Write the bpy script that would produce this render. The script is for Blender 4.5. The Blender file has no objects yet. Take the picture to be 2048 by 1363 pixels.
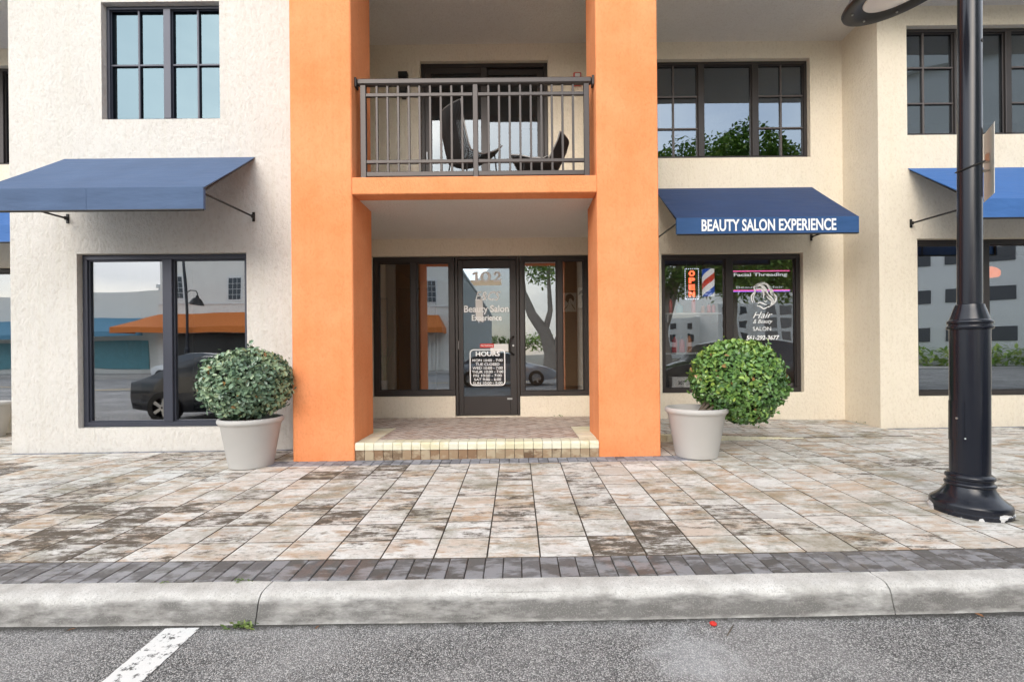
import bpy, math, random
from mathutils import Vector, Matrix, noise as mnoise
random.seed(7)
R = math.radians
sc = bpy.context.scene

# ------------------------------------------------------------------ camera, sky, sun, exposure
CAM_H = 1.161
cd = bpy.data.cameras.new('camera')
cam = bpy.data.objects.new('camera', cd)
sc.collection.objects.link(cam)
sc.camera = cam
cd.sensor_fit = 'HORIZONTAL'
cd.sensor_width = 36
cd.lens = 920 / 2048 * 36
cd.shift_x = -9.75 / 2048
cd.shift_y = 26.6 / 2048
cd.clip_start = 0.05
cd.clip_end = 2000
cam.location = (0, 0, CAM_H)
cam.rotation_euler = (Matrix.Rotation(R(90), 3, 'X') @ Matrix.Rotation(-0.0095, 3, 'Z')).to_euler()

SUN_EL, SUN_AZ = R(26), R(-160)        # overcast: the bright part of the cloud lies low in front, a little to the left
w = bpy.data.worlds.new('World')
sc.world = w
w.use_nodes = True
wn, wl = w.node_tree.nodes, w.node_tree.links
wn.clear()
wo = wn.new('ShaderNodeOutputWorld')
bg = wn.new('ShaderNodeBackground')
bg.inputs['Strength'].default_value = 0.12
sky = wn.new('ShaderNodeTexSky')
sky.sky_type = 'NISHITA'
sky.sun_disc = False
sky.sun_elevation = SUN_EL
sky.sun_rotation = SUN_AZ
sky.dust_density = 2.0
sky.air_density = 1.0
tc = wn.new('ShaderNodeTexCoord')
mp = wn.new('ShaderNodeMapping')
mp.inputs['Scale'].default_value = (1.0, 1.0, 2.2)
cn = wn.new('ShaderNodeTexNoise')
cn.inputs['Scale'].default_value = 2.2
cn.inputs['Detail'].default_value = 7
cn.inputs['Roughness'].default_value = 0.55
cr = wn.new('ShaderNodeValToRGB')
cr.color_ramp.elements[0].position = 0.34
cr.color_ramp.elements[0].color = (0.3, 0.3, 0.3, 1)
cr.color_ramp.elements[1].position = 0.66
cr.color_ramp.elements[1].color = (0.95, 0.95, 0.95, 1)
mx = wn.new('ShaderNodeMix')
mx.data_type = 'RGBA'
mx.inputs['B'].default_value = (6.8, 7.0, 7.2, 1)     # bright cloud cover
wl.new(tc.outputs['Generated'], mp.inputs['Vector'])
wl.new(mp.outputs['Vector'], cn.inputs['Vector'])
wl.new(cn.outputs['Fac'], cr.inputs['Fac'])
wl.new(cr.outputs['Color'], mx.inputs['Factor'])
wl.new(sky.outputs['Color'], mx.inputs['A'])
# sky boosted low in front (towards -Y), added to light the building's recesses
sx_n = wn.new('ShaderNodeSeparateXYZ')
wl.new(tc.outputs['Generated'], sx_n.inputs[0])
fy = wn.new('ShaderNodeMapRange'); fy.interpolation_type = 'SMOOTHSTEP'
fy.inputs['From Min'].default_value = 1.0; fy.inputs['From Max'].default_value = -1.0; fy.inputs['To Min'].default_value = 0.75
fz = wn.new('ShaderNodeMapRange'); fz.interpolation_type = 'SMOOTHSTEP'
fz.inputs['From Min'].default_value = 1.0; fz.inputs['From Max'].default_value = 0.45
wl.new(sx_n.outputs['Y'], fy.inputs['Value']); wl.new(sx_n.outputs['Z'], fz.inputs['Value'])
pr_ = wn.new('ShaderNodeMath'); pr_.operation = 'MULTIPLY'
fl = wn.new('ShaderNodeMapRange'); fl.interpolation_type = 'SMOOTHSTEP'      # greyer towards the horizon
fl.inputs['From Min'].default_value = 0.12; fl.inputs['From Max'].default_value = 0.36; fl.inputs['To Min'].default_value = 0.05
wl.new(sx_n.outputs['Z'], fl.inputs['Value'])
p2_ = wn.new('ShaderNodeMath'); p2_.operation = 'MULTIPLY'
wl.new(fz.outputs['Result'], p2_.inputs[0]); wl.new(fl.outputs['Result'], p2_.inputs[1])
wl.new(fy.outputs['Result'], pr_.inputs[0]); wl.new(p2_.outputs[0], pr_.inputs[1])
gn = wn.new('ShaderNodeMath'); gn.operation = 'MULTIPLY_ADD'; gn.inputs[1].default_value = 1.35; gn.inputs[2].default_value = 0.86
wl.new(pr_.outputs[0], gn.inputs[0])
vm_ = wn.new('ShaderNodeVectorMath'); vm_.operation = 'SCALE'
wl.new(mx.outputs['Result'], vm_.inputs[0]); wl.new(gn.outputs[0], vm_.inputs['Scale'])
wl.new(vm_.outputs['Vector'], bg.inputs['Color'])
wl.new(bg.outputs['Background'], wo.inputs['Surface'])

sd = bpy.data.lights.new('sun', 'SUN')
sd.energy = 0.9
sd.angle = R(44)
sd.color = (1.0, 0.97, 0.94)
sun = bpy.data.objects.new('sun', sd)
sc.collection.objects.link(sun)
sdir = Vector((math.sin(SUN_AZ) * math.cos(SUN_EL), math.cos(SUN_AZ) * math.cos(SUN_EL), math.sin(SUN_EL)))
sun.rotation_euler = sdir.to_track_quat('Z', 'Y').to_euler()
sun.location = (-12, -30, 18)
sc.cycles.diffuse_bounces = 8
sc.cycles.max_bounces = 16
sc.cycles.transparent_max_bounces = 16

vs = sc.view_settings
vs.view_transform = 'Standard'
vs.look = 'None'
vs.gamma = 1
vs.use_curve_mapping = False
vs.exposure = 0.72

# ------------------------------------------------------------------ materials
def newmat(name):
    m = bpy.data.materials.new(name)
    m.use_nodes = True
    nt = m.node_tree
    b = nt.nodes['Principled BSDF']
    return m, nt.nodes, nt.links, b

def simple(name, col, rough=0.6, metal=0.0, spec=0.5, var=0.0, vscale=6.0, bump=0.0, bscale=120.0, coat=0.0, wrinkle=0.0):
    m, n, l, b = newmat(name)
    b.inputs['Base Color'].default_value = (*col, 1)
    b.inputs['Roughness'].default_value = rough
    b.inputs['Metallic'].default_value = metal
    b.inputs['Specular IOR Level'].default_value = spec
    b.inputs['Coat Weight'].default_value = coat
    t = n.new('ShaderNodeTexCoord')
    if var:
        no = n.new('ShaderNodeTexNoise'); no.inputs['Scale'].default_value = vscale; no.inputs['Detail'].default_value = 6
        mxx = n.new('ShaderNodeMix'); mxx.data_type = 'RGBA'
        mxx.inputs['A'].default_value = (*[c * (1 - var) for c in col], 1)
        mxx.inputs['B'].default_value = (*[min(1, c * (1 + var)) for c in col], 1)
        l.new(t.outputs['Object'], no.inputs['Vector'])
        l.new(no.outputs['Fac'], mxx.inputs['Factor'])
        l.new(mxx.outputs['Result'], b.inputs['Base Color'])
    if bump:
        n2 = n.new('ShaderNodeTexNoise'); n2.inputs['Scale'].default_value = bscale; n2.inputs['Detail'].default_value = 4
        bp = n.new('ShaderNodeBump'); bp.inputs['Strength'].default_value = bump; bp.inputs['Distance'].default_value = 0.01
        l.new(t.outputs['Object'], n2.inputs['Vector'])
        l.new(n2.outputs['Fac'], bp.inputs['Height'])
        l.new(bp.outputs['Normal'], b.inputs['Normal'])
        if wrinkle:
            mw = n.new('ShaderNodeMapping'); mw.inputs['Scale'].default_value = (1.2, 4.0, 4.0); mw.inputs['Rotation'].default_value = (0, .5, .35)
            n3 = n.new('ShaderNodeTexNoise'); n3.inputs['Scale'].default_value = 1.8; n3.inputs['Detail'].default_value = 3
            b3 = n.new('ShaderNodeBump'); b3.inputs['Strength'].default_value = wrinkle; b3.inputs['Distance'].default_value = 0.06
            l.new(t.outputs['Object'], mw.inputs['Vector']); l.new(mw.outputs['Vector'], n3.inputs['Vector']); l.new(n3.outputs['Fac'], b3.inputs['Height'])
            l.new(b3.outputs['Normal'], bp.inputs['Normal'])
    return m

def stucco(name, col, col2, bump=0.6, streak=0.0, fine=60.0):
    """trowelled stucco: coarse skip texture plus sand grain, faint weathering streaks"""
    m, n, l, b = newmat(name)
    b.inputs['Roughness'].default_value = 0.9
    b.inputs['Specular IOR Level'].default_value = 0.25
    t = n.new('ShaderNodeTexCoord')
    big = n.new('ShaderNodeTexNoise'); big.inputs['Scale'].default_value = 1.3; big.inputs['Detail'].default_value = 8; big.inputs['Roughness'].default_value = 0.65
    r = n.new('ShaderNodeValToRGB'); r.color_ramp.elements[0].position = 0.3; r.color_ramp.elements[1].position = 0.7
    r.color_ramp.elements[0].color = (*col2, 1); r.color_ramp.elements[1].color = (*col, 1)
    l.new(t.outputs['Object'], big.inputs['Vector']); l.new(big.outputs['Fac'], r.inputs['Fac'])
    out = r.outputs['Color']
    # darker tone in the pits of the texture
    mpp = n.new('ShaderNodeMapping'); mpp.inputs['Scale'].default_value = (fine, fine, fine * 0.62)
    pit = n.new('ShaderNodeTexNoise'); pit.inputs['Scale'].default_value = 1.0; pit.inputs['Detail'].default_value = 5; pit.inputs['Roughness'].default_value = 0.6
    l.new(t.outputs['Object'], mpp.inputs['Vector']); l.new(mpp.outputs['Vector'], pit.inputs['Vector'])
    pr = n.new('ShaderNodeValToRGB'); pr.color_ramp.elements[0].position = 0.30; pr.color_ramp.elements[1].position = 0.50
    pr.color_ramp.elements[0].color = (0.90, 0.88, 0.86, 1); pr.color_ramp.elements[1].color = (1, 1, 1, 1)
    l.new(pit.outputs['Fac'], pr.inputs['Fac'])
    mu = n.new('ShaderNodeMix'); mu.data_type = 'RGBA'; mu.blend_type = 'MULTIPLY'; mu.inputs['Factor'].default_value = 1
    l.new(out, mu.inputs['A']); l.new(pr.outputs['Color'], mu.inputs['B']); out = mu.outputs['Result']
    if streak:
        m3 = n.new('ShaderNodeMapping'); m3.inputs['Scale'].default_value = (14, 14, 0.35)
        s = n.new('ShaderNodeTexNoise'); s.inputs['Scale'].default_value = 1; s.inputs['Detail'].default_value = 6
        sr = n.new('ShaderNodeValToRGB'); sr.color_ramp.elements[0].position = 0.32; sr.color_ramp.elements[1].position = 0.5
        k = 1 - streak
        sr.color_ramp.elements[0].color = (k, k, k * 0.98, 1); sr.color_ramp.elements[1].color = (1, 1, 1, 1)
        l.new(t.outputs['Object'], m3.inputs['Vector']); l.new(m3.outputs['Vector'], s.inputs['Vector']); l.new(s.outputs['Fac'], sr.inputs['Fac'])
        mv = n.new('ShaderNodeMix'); mv.data_type = 'RGBA'; mv.blend_type = 'MULTIPLY'; mv.inputs['Factor'].default_value = 1
        l.new(out, mv.inputs['A']); l.new(sr.outputs['Color'], mv.inputs['B']); out = mv.outputs['Result']
    l.new(out, b.inputs['Base Color'])
    gr = n.new('ShaderNodeTexNoise'); gr.inputs['Scale'].default_value = 260; gr.inputs['Detail'].default_value = 2
    l.new(t.outputs['Object'], gr.inputs['Vector'])
    ad = n.new('ShaderNodeMath'); ad.operation = 'MULTIPLY_ADD'; ad.inputs[1].default_value = 0.3
    l.new(gr.outputs['Fac'], ad.inputs[0]); l.new(pit.outputs['Fac'], ad.inputs[2])
    bp = n.new('ShaderNodeBump'); bp.inputs['Strength'].default_value = bump; bp.inputs['Distance'].default_value = 0.028
    l.new(ad.outputs[0], bp.inputs['Height']); l.new(bp.outputs['Normal'], b.inputs['Normal'])
    return m

def glass(name, refl, tint=0.8, wave=0.02, wscale=1.6, tintcol=(1, 1, 1), gcol=(0.80, 0.91, 1.0)):
    m, n, l, b = newmat(name)
    n.remove(b)
    o = n['Material Output']
    g = n.new('ShaderNodeBsdfGlossy'); g.inputs['Roughness'].default_value = 0.0; g.inputs['Color'].default_value = (*gcol, 1)
    tr = n.new('ShaderNodeBsdfTransparent'); tr.inputs['Color'].default_value = (*[tint * c for c in tintcol], 1)
    mi = n.new('ShaderNodeMixShader'); mi.inputs['Fac'].default_value = refl
    t = n.new('ShaderNodeTexCoord')
    no = n.new('ShaderNodeTexNoise'); no.inputs['Scale'].default_value = wscale; no.inputs['Detail'].default_value = 1
    bp = n.new('ShaderNodeBump'); bp.inputs['Strength'].default_value = wave; bp.inputs['Distance'].default_value = 0.05
    l.new(t.outputs['Object'], no.inputs['Vector']); l.new(no.outputs['Fac'], bp.inputs['Height']); l.new(bp.outputs['Normal'], g.inputs['Normal'])
    l.new(tr.outputs[0], mi.inputs[1]); l.new(g.outputs[0], mi.inputs[2]); l.new(mi.outputs[0], o.inputs['Surface'])
    return m

def emit(name, col, s):
    m, n, l, b = newmat(name)
    b.inputs['Base Color'].default_value = (*col, 1)
    b.inputs['Emission Color'].default_value = (*col, 1)
    b.inputs['Emission Strength'].default_value = s
    return m

def paver_mat(name, pal, stains=True, dark=(0.09, 0.07, 0.05), bright=(0.73, 0.725, 0.69), wet=False, warm=0.5):
    """concrete paver: each block's own tint from the 'tint' attribute, weathering blotches on top"""
    m, n, l, b = newmat(name)
    at = n.new('ShaderNodeAttribute'); at.attribute_name = 'tint'
    se = n.new('ShaderNodeSeparateColor'); l.new(at.outputs['Color'], se.inputs['Color'])
    cr = n.new('ShaderNodeValToRGB')
    els = cr.color_ramp.elements
    while len(els) < len(pal): els.new(0.5)
    for i, c in enumerate(pal):
        els[i].position = i / (len(pal) - 1); els[i].color = (*c, 1)
    l.new(se.outputs['Red'], cr.inputs['Fac'])
    t = n.new('ShaderNodeTexCoord')
    out = cr.outputs['Color']
    # shift the noise per block so blotches stop at joints
    cmb = n.new('ShaderNodeCombineXYZ')
    mm = n.new('ShaderNodeMath'); mm.operation = 'MULTIPLY'; mm.inputs[1].default_value = 9.0
    l.new(se.outputs['Green'], mm.inputs[0]); l.new(mm.outputs[0], cmb.inputs['Z'])
    va = n.new('ShaderNodeVectorMath'); va.operation = 'ADD'
    l.new(t.outputs['Object'], va.inputs[0]); l.new(cmb.outputs[0], va.inputs[1])
    def layer(scale, lo, hi, colr, amount, detail=8, stretch=(1, 1, 1), thr=None, rough=0.65, local=True):
        nonlocal out
        mpn = n.new('ShaderNodeMapping'); mpn.inputs['Scale'].default_value = stretch
        l.new(va.outputs[0] if local else t.outputs['Object'], mpn.inputs['Vector'])
        no = n.new('ShaderNodeTexNoise'); no.inputs['Scale'].default_value = scale; no.inputs['Detail'].default_value = detail; no.inputs['Roughness'].default_value = rough
        l.new(mpn.outputs['Vector'], no.inputs['Vector'])
        f = no.outputs['Fac']
        if thr is not None:
            ma = n.new('ShaderNodeMath'); ma.operation = 'MULTIPLY_ADD'; ma.inputs[1].default_value = thr
            l.new(se.outputs['Blue'], ma.inputs[0]); l.new(f, ma.inputs[2]); f = ma.outputs[0]
        rp = n.new('ShaderNodeMapRange'); rp.inputs['From Min'].default_value = lo; rp.inputs['From Max'].default_value = hi
        rp.inputs['To Max'].default_value = amount
        l.new(f, rp.inputs['Value'])
        mi = n.new('ShaderNodeMix'); mi.data_type = 'RGBA'
        mi.inputs['B'].default_value = (*colr, 1)
        l.new(rp.outputs['Result'], mi.inputs['Factor']); l.new(out, mi.inputs['A']); out = mi.outputs['Result']
        return no
    st = (0.55, 1.5, 1)
    if stains:
        layer(5.5, 0.43, 0.55, bright, 0.92, stretch=st, rough=0.72)
        layer(6.5, 0.53, 0.65, (0.40, 0.25, 0.14), 0.8, stretch=st)
        layer(11.0, 0.53, 0.63, (0.19, 0.155, 0.11), 0.7, stretch=st, rough=0.75)
        layer(1.6, 0.49, 0.64, (0.19, 0.175, 0.105), 0.7, local=False, rough=0.78)
        layer(9.0, 0.69, 0.78, dark, 0.95, stretch=st, thr=0.27, rough=0.8)
        layer(30.0, 0.56, 0.68, (0.22, 0.185, 0.145), 0.6, rough=0.75)
    else:
        layer(7.0, 0.47, 0.56, bright, 0.75, stretch=st)
        layer(40.0, 0.6, 0.75, dark, 0.5)
    l.new(out, b.inputs['Base Color'])
    b.inputs['Roughness'].default_value = 0.8
    b.inputs['Specular IOR Level'].default_value = 0.35
    if wet:
        no = n.new('ShaderNodeTexNoise'); no.inputs['Scale'].default_value = 7; no.inputs['Detail'].default_value = 5
        rp = n.new('ShaderNodeMapRange'); rp.inputs['From Min'].default_value = 0.45; rp.inputs['From Max'].default_value = 0.55
        rp.inputs['To Min'].default_value = 0.35; rp.inputs['To Max'].default_value = 0.8
        l.new(va.outputs[0], no.inputs['Vector']); l.new(no.outputs['Fac'], rp.inputs['Value']); l.new(rp.outputs['Result'], b.inputs['Roughness'])
    g = n.new('ShaderNodeTexNoise'); g.inputs['Scale'].default_value = 150; g.inputs['Detail'].default_value = 4
    l.new(t.outputs['Object'], g.inputs['Vector'])
    bp = n.new('ShaderNodeBump'); bp.inputs['Strength'].default_value = 0.35; bp.inputs['Distance'].default_value = 0.006
    l.new(g.outputs['Fac'], bp.inputs['Height']); l.new(bp.outputs['Normal'], b.inputs['Normal'])
    return m

def asphalt_mat():
    m, n, l, b = newmat('asphalt')
    t = n.new('ShaderNodeTexCoord')
    v = n.new('ShaderNodeTexVoronoi'); v.inputs['Scale'].default_value = 185; v.inputs['Randomness'].default_value = 1
    l.new(t.outputs['Object'], v.inputs['Vector'])
    se = n.new('ShaderNodeSeparateColor'); l.new(v.outputs['Color'], se.inputs['Color'])
    cr = n.new('ShaderNodeValToRGB')
    e = cr.color_ramp.elements
    e[0].position = 0; e[0].color = (0.07, 0.068, 0.065, 1)
    e[1].position = 1; e[1].color = (0.78, 0.76, 0.73, 1)
    for p, c in ((0.35, 0.24), (0.62, 0.40), (0.86, 0.58)):
        x = e.new(p); x.color = (c, c * 0.98, c * 0.95, 1)
    l.new(se.outputs['Red'], cr.inputs['Fac'])
    # binder between stones
    dr = n.new('ShaderNodeMapRange'); dr.inputs['From Min'].default_value = 0.35; dr.inputs['From Max'].default_value = 0.75
    l.new(v.outputs['Distance'], dr.inputs['Value'])
    mi = n.new('ShaderNodeMix'); mi.data_type = 'RGBA'; mi.inputs['B'].default_value = (0.05, 0.05, 0.05, 1)
    l.new(dr.outputs['Result'], mi.inputs['Factor']); l.new(cr.outputs['Color'], mi.inputs['A'])
    # dusty wear
    no = n.new('ShaderNodeTexNoise'); no.inputs['Scale'].default_value = 1.1; no.inputs['Detail'].default_value = 6
    l.new(t.outputs['Object'], no.inputs['Vector'])
    wr = n.new('ShaderNodeMapRange'); wr.inputs['From Min'].default_value = 0.42; wr.inputs['From Max'].default_value = 0.7; wr.inputs['To Max'].default_value = 0.45
    l.new(no.outputs['Fac'], wr.inputs['Value'])
    m2 = n.new('ShaderNodeMix'); m2.data_type = 'RGBA'; m2.inputs['B'].default_value = (0.52, 0.51, 0.50, 1)
    l.new(wr.outputs['Result'], m2.inputs['Factor']); l.new(mi.outputs['Result'], m2.inputs['A'])
    # one chalky spill near the kerb
    vm = n.new('ShaderNodeVectorMath'); vm.operation = 'DISTANCE'; vm.inputs[1].default_value = (0.78, 2.06, -0.2)
    l.new(t.outputs['Object'], vm.inputs[0])
    n3 = n.new('ShaderNodeTexNoise'); n3.inputs['Scale'].default_value = 9; n3.inputs['Detail'].default_value = 5
    l.new(t.outputs['Object'], n3.inputs['Vector'])
    a3 = n.new('ShaderNodeMath'); a3.operation = 'MULTIPLY_ADD'; a3.inputs[1].default_value = 0.42
    l.new(n3.outputs['Fac'], a3.inputs[0]); l.new(vm.outputs['Value'], a3.inputs[2])
    sp = n.new('ShaderNodeMapRange'); sp.inputs['From Min'].default_value = 0.46; sp.inputs['From Max'].default_value = 0.30; sp.inputs['To Max'].default_value = 0.36
    l.new(a3.outputs[0], sp.inputs['Value'])
    m4 = n.new('ShaderNodeMix'); m4.data_type = 'RGBA'; m4.inputs['B'].default_value = (0.62, 0.63, 0.64, 1)
    l.new(sp.outputs['Result'], m4.inputs['Factor']); l.new(m2.outputs['Result'], m4.inputs['A'])
    # grit and tar gathered in the gutter at the kerb foot
    sy = n.new('ShaderNodeSeparateXYZ'); l.new(t.outputs['Object'], sy.inputs[0])
    n5 = n.new('ShaderNodeTexNoise'); n5.inputs['Scale'].default_value = 22; n5.inputs['Detail'].default_value = 6; n5.inputs['Roughness'].default_value = .7
    l.new(t.outputs['Object'], n5.inputs['Vector'])
    a5 = n.new('ShaderNodeMath'); a5.operation = 'MULTIPLY_ADD'; a5.inputs[1].default_value = 0.10
    l.new(n5.outputs['Fac'], a5.inputs[0]); l.new(sy.outputs['Y'], a5.inputs[2])
    g5 = n.new('ShaderNodeMapRange'); g5.inputs['From Min'].default_value = 2.355; g5.inputs['From Max'].default_value = 2.395; g5.inputs['To Max'].default_value = 0.85
    l.new(a5.outputs[0], g5.inputs['Value'])
    m6 = n.new('ShaderNodeMix'); m6.data_type = 'RGBA'; m6.inputs['B'].default_value = (0.035, 0.032, 0.025, 1)
    l.new(g5.outputs['Result'], m6.inputs['Factor']); l.new(m4.outputs['Result'], m6.inputs['A'])
    l.new(m6.outputs['Result'], b.inputs['Base Color'])
    b.inputs['Roughness'].default_value = 0.85
    inv = n.new('ShaderNodeMath'); inv.operation = 'SUBTRACT'; inv.inputs[0].default_value = 1
    l.new(v.outputs['Distance'], inv.inputs[1])
    bp = n.new('ShaderNodeBump'); bp.inputs['Strength'].default_value = 0.8; bp.inputs['Distance'].default_value = 0.006
    l.new(inv.outputs[0], bp.inputs['Height']); l.new(bp.outputs['Normal'], b.inputs['Normal'])
    return m

def kerb_mat():
    m, n, l, b = newmat('kerb_concrete')
    t = n.new('ShaderNodeTexCoord')
    g = n.new('ShaderNodeTexNoise'); g.inputs['Scale'].default_value = 5; g.inputs['Detail'].default_value = 8; g.inputs['Roughness'].default_value = 0.7
    l.new(t.outputs['Object'], g.inputs['Vector'])
    r = n.new('ShaderNodeValToRGB')
    r.color_ramp.elements[0].position = 0.3; r.color_ramp.elements[0].color = (0.40, 0.385, 0.355, 1)
    r.color_ramp.elements[1].position = 0.65; r.color_ramp.elements[1].color = (0.66, 0.65, 0.62, 1)
    l.new(g.outputs['Fac'], r.inputs['Fac'])
    # tyre scuffing: a band on the face, ragged edges
    at = n.new('ShaderNodeAttribute'); at.attribute_name = 'tint'
    se = n.new('ShaderNodeSeparateColor'); l.new(at.outputs['Color'], se.inputs['Color'])
    mpp = n.new('ShaderNodeMapping'); mpp.inputs['Scale'].default_value = (2.6, 8, 9)
    l.new(t.outputs['Object'], mpp.inputs['Vector'])
    s = n.new('ShaderNodeTexNoise'); s.inputs['Scale'].default_value = 1.4; s.inputs['Detail'].default_value = 9; s.inputs['Roughness'].default_value = 0.7
    l.new(mpp.outputs['Vector'], s.inputs['Vector'])
    ad = n.new('ShaderNodeMath'); ad.operation = 'MULTIPLY_ADD'; ad.inputs[1].default_value = 0.42
    l.new(se.outputs['Red'], ad.inputs[0]); l.new(s.outputs['Fac'], ad.inputs[2])
    sr = n.new('ShaderNodeMapRange'); sr.inputs['From Min'].default_value = 0.64; sr.inputs['From Max'].default_value = 0.94; sr.inputs['To Max'].default_value = 0.8
    l.new(ad.outputs[0], sr.inputs['Value'])
    mi = n.new('ShaderNodeMix'); mi.data_type = 'RGBA'; mi.inputs['B'].default_value = (0.07, 0.066, 0.062, 1)
    l.new(sr.outputs['Result'], mi.inputs['Factor']); l.new(r.outputs['Color'], mi.inputs['A'])
    f = n.new('ShaderNodeTexNoise'); f.inputs['Scale'].default_value = 140; f.inputs['Detail'].default_value = 3
    l.new(t.outputs['Object'], f.inputs['Vector'])
    fr = n.new('ShaderNodeMapRange'); fr.inputs['From Min'].default_value = 0.54; fr.inputs['From Max'].default_value = 0.64; fr.inputs['To Max'].default_value = 0.6
    l.new(f.outputs['Fac'], fr.inputs['Value'])
    m2 = n.new('ShaderNodeMix'); m2.data_type = 'RGBA'; m2.inputs['B'].default_value = (0.30, 0.29, 0.27, 1)
    l.new(fr.outputs['Result'], m2.inputs['Factor']); l.new(mi.outputs['Result'], m2.inputs['A'])
    l.new(m2.outputs['Result'], b.inputs['Base Color'])
    b.inputs['Roughness'].default_value = 0.85
    bp = n.new('ShaderNodeBump'); bp.inputs['Strength'].default_value = 0.5; bp.inputs['Distance'].default_value = 0.006
    l.new(f.outputs['Fac'], bp.inputs['Height']); l.new(bp.outputs['Normal'], b.inputs['Normal'])
    return m

def leaf_mat(name, a, bcol, c, rough=0.35):
    m, n, l, b = newmat(name)
    at = n.new('ShaderNodeAttribute'); at.attribute_name = 'tint'
    se = n.new('ShaderNodeSeparateColor'); l.new(at.outputs['Color'], se.inputs['Color'])
    cr = n.new('ShaderNodeValToRGB')
    e = cr.color_ramp.elements
    e[0].color = (*a, 1); e[1].color = (*c, 1); x = e.new(0.55); x.color = (*bcol, 1)
    l.new(se.outputs['Red'], cr.inputs['Fac'])
    dm = n.new('ShaderNodeMix'); dm.data_type = 'RGBA'; dm.inputs['B'].default_value = (.30, .17, .06, 1)      # withered leaves
    l.new(se.outputs['Green'], dm.inputs['Factor']); l.new(cr.outputs['Color'], dm.inputs['A']); l.new(dm.outputs['Result'], b.inputs['Base Color'])
    b.inputs['Roughness'].default_value = rough
    b.inputs['Specular IOR Level'].default_value = 0.6
    return m

M = {}
M['cream'] = stucco('cream_stucco', (0.83, 0.755, 0.62), (0.79, 0.71, 0.575), 0.55, 0.02, 40.0)
M['white'] = stucco('pale_stucco', (0.77, 0.745, 0.695), (0.71, 0.685, 0.635), 0.85, 0.025, 30.0)
M['orange'] = stucco('orange_stucco', (0.91, 0.365, 0.165), (0.82, 0.27, 0.098), 0.45, 0.04, 42.0)
M['col_back'] = stucco('shaded_orange_stucco', (.36, .22, .13), (.32, .19, .11), 0.5, 0.0, 42.0)  # column backs: shade on the orange, put into the colour as brown
M['soffit'] = stucco('soffit_stucco', (0.90, 0.87, 0.82), (0.86, 0.83, 0.78), 1.0, 0.0, 48.0)
M['frame'] = simple('bronze_aluminium', (0.042, 0.036, 0.034), 0.42, 0.3, var=0.12, vscale=3)
M['frame_blue'] = simple('slate_bronze_aluminium', (0.05, 0.055, 0.075), 0.4, 0.3, var=0.12, vscale=3)
M['muntin'] = simple('taupe_aluminium', (0.10, 0.085, 0.08), 0.45, 0.2)
M['rail'] = simple('grey_brown_aluminium', (0.055, 0.047, 0.044), 0.40, 0.35, var=0.1)
M['glass'] = glass('tinted_glass', 0.46, 0.72, 0.035, 1.2, gcol=(.95, .97, 1))
M['glass_door'] = glass('door_glass', 0.27, 0.85, 0.02, 1.0, gcol=(.88, .94, 1))
M['glass_salon'] = glass('wavy_window_glass', 0.185, 0.88, 0.018, 2.4, gcol=(.92, .97, 1))
M['glass_up'] = glass('reflective_glass', 0.20, 0.35, 0.03, 0.9)
M['glass_leaf'] = glass('entrance_glass', 0.14, 0.85, 0.02, 1.0, gcol=(.74, .88, 1))
M['glass_slider'] = glass('slider_glass', 0.085, 0.35, 0.03, 0.9)
M['glass_mirror'] = glass('mirror_glass', 0.10, 0.12, 0.03, 0.9, (0.8, 0.95, 1.0), (.62, .87, 1.0))
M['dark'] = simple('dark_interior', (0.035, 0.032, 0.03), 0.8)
M['tan'] = simple('tan_interior', (0.38, 0.26, 0.16), 0.85, var=0.1)
M['tile'] = simple('interior_tile', (0.22, 0.20, 0.18), 0.4, var=0.1)
M['awn_pale'] = simple('faded_blue_canvas', (0.064, 0.108, 0.20), 0.8, var=0.16, vscale=2.5, bump=0.15, bscale=300, wrinkle=0.35)
M['awn_navy'] = simple('navy_canvas', (0.020, 0.046, 0.125), 0.75, var=0.18, vscale=3, bump=0.15, bscale=300, wrinkle=0.35)
M['val_navy'] = simple('navy_valance_canvas', (0.018, 0.075, 0.21), 0.7, var=0.08, vscale=3, bump=0.15, bscale=300, wrinkle=0.35)
M['awn_blue'] = simple('blue_canvas', (0.038, 0.13, 0.36), 0.75, var=0.08, vscale=3, bump=0.15, bscale=300, wrinkle=0.35)
M['black'] = simple('black_metal', (0.018, 0.017, 0.016), 0.45, 0.3)
M['lettering'] = simple('white_lettering', (0.90, 0.90, 0.88), 0.6)
M['paper'] = simple('cream_paper', (0.84, 0.81, 0.66), 0.7)
M['paper_white'] = simple('white_paper', (0.72, 0.72, 0.70), 0.7)
M['red'] = simple('red_plastic', (0.55, 0.04, 0.03), 0.4)
M['chrome'] = simple('steel', (0.55, 0.55, 0.54), 0.3, 0.9)
M['pot'] = simple('grey_planter', (0.47, 0.46, 0.44), 0.6, var=0.06, vscale=4, bump=0.1, bscale=90)
M['soil'] = simple('soil', (0.035, 0.028, 0.02), 0.95, bump=0.8, bscale=60)
M['wood'] = simple('bark', (0.12, 0.095, 0.07), 0.9, var=0.3, bump=0.8, bscale=30)
M['palebark'] = simple('pale_bark', (0.34, 0.29, 0.24), 0.9, var=0.35, vscale=4, bump=0.8, bscale=20)
M['leaf_shrub'] = leaf_mat('clipped_leaf', (0.06, 0.14, 0.045), (0.15, 0.29, 0.07), (0.36, 0.50, 0.10), 0.24)
M['leaf_pale'] = leaf_mat('silvery_leaf', (0.08, 0.14, 0.095), (0.18, 0.28, 0.17), (0.36, 0.45, 0.25), 0.26)
M['core'] = simple('dark_core', (0.018, 0.022, 0.012), 0.95)
M['leaf_tree'] = leaf_mat('tree_leaf', (0.10, 0.19, 0.04), (0.26, 0.42, 0.08), (0.52, 0.62, 0.15), 0.5)
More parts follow.
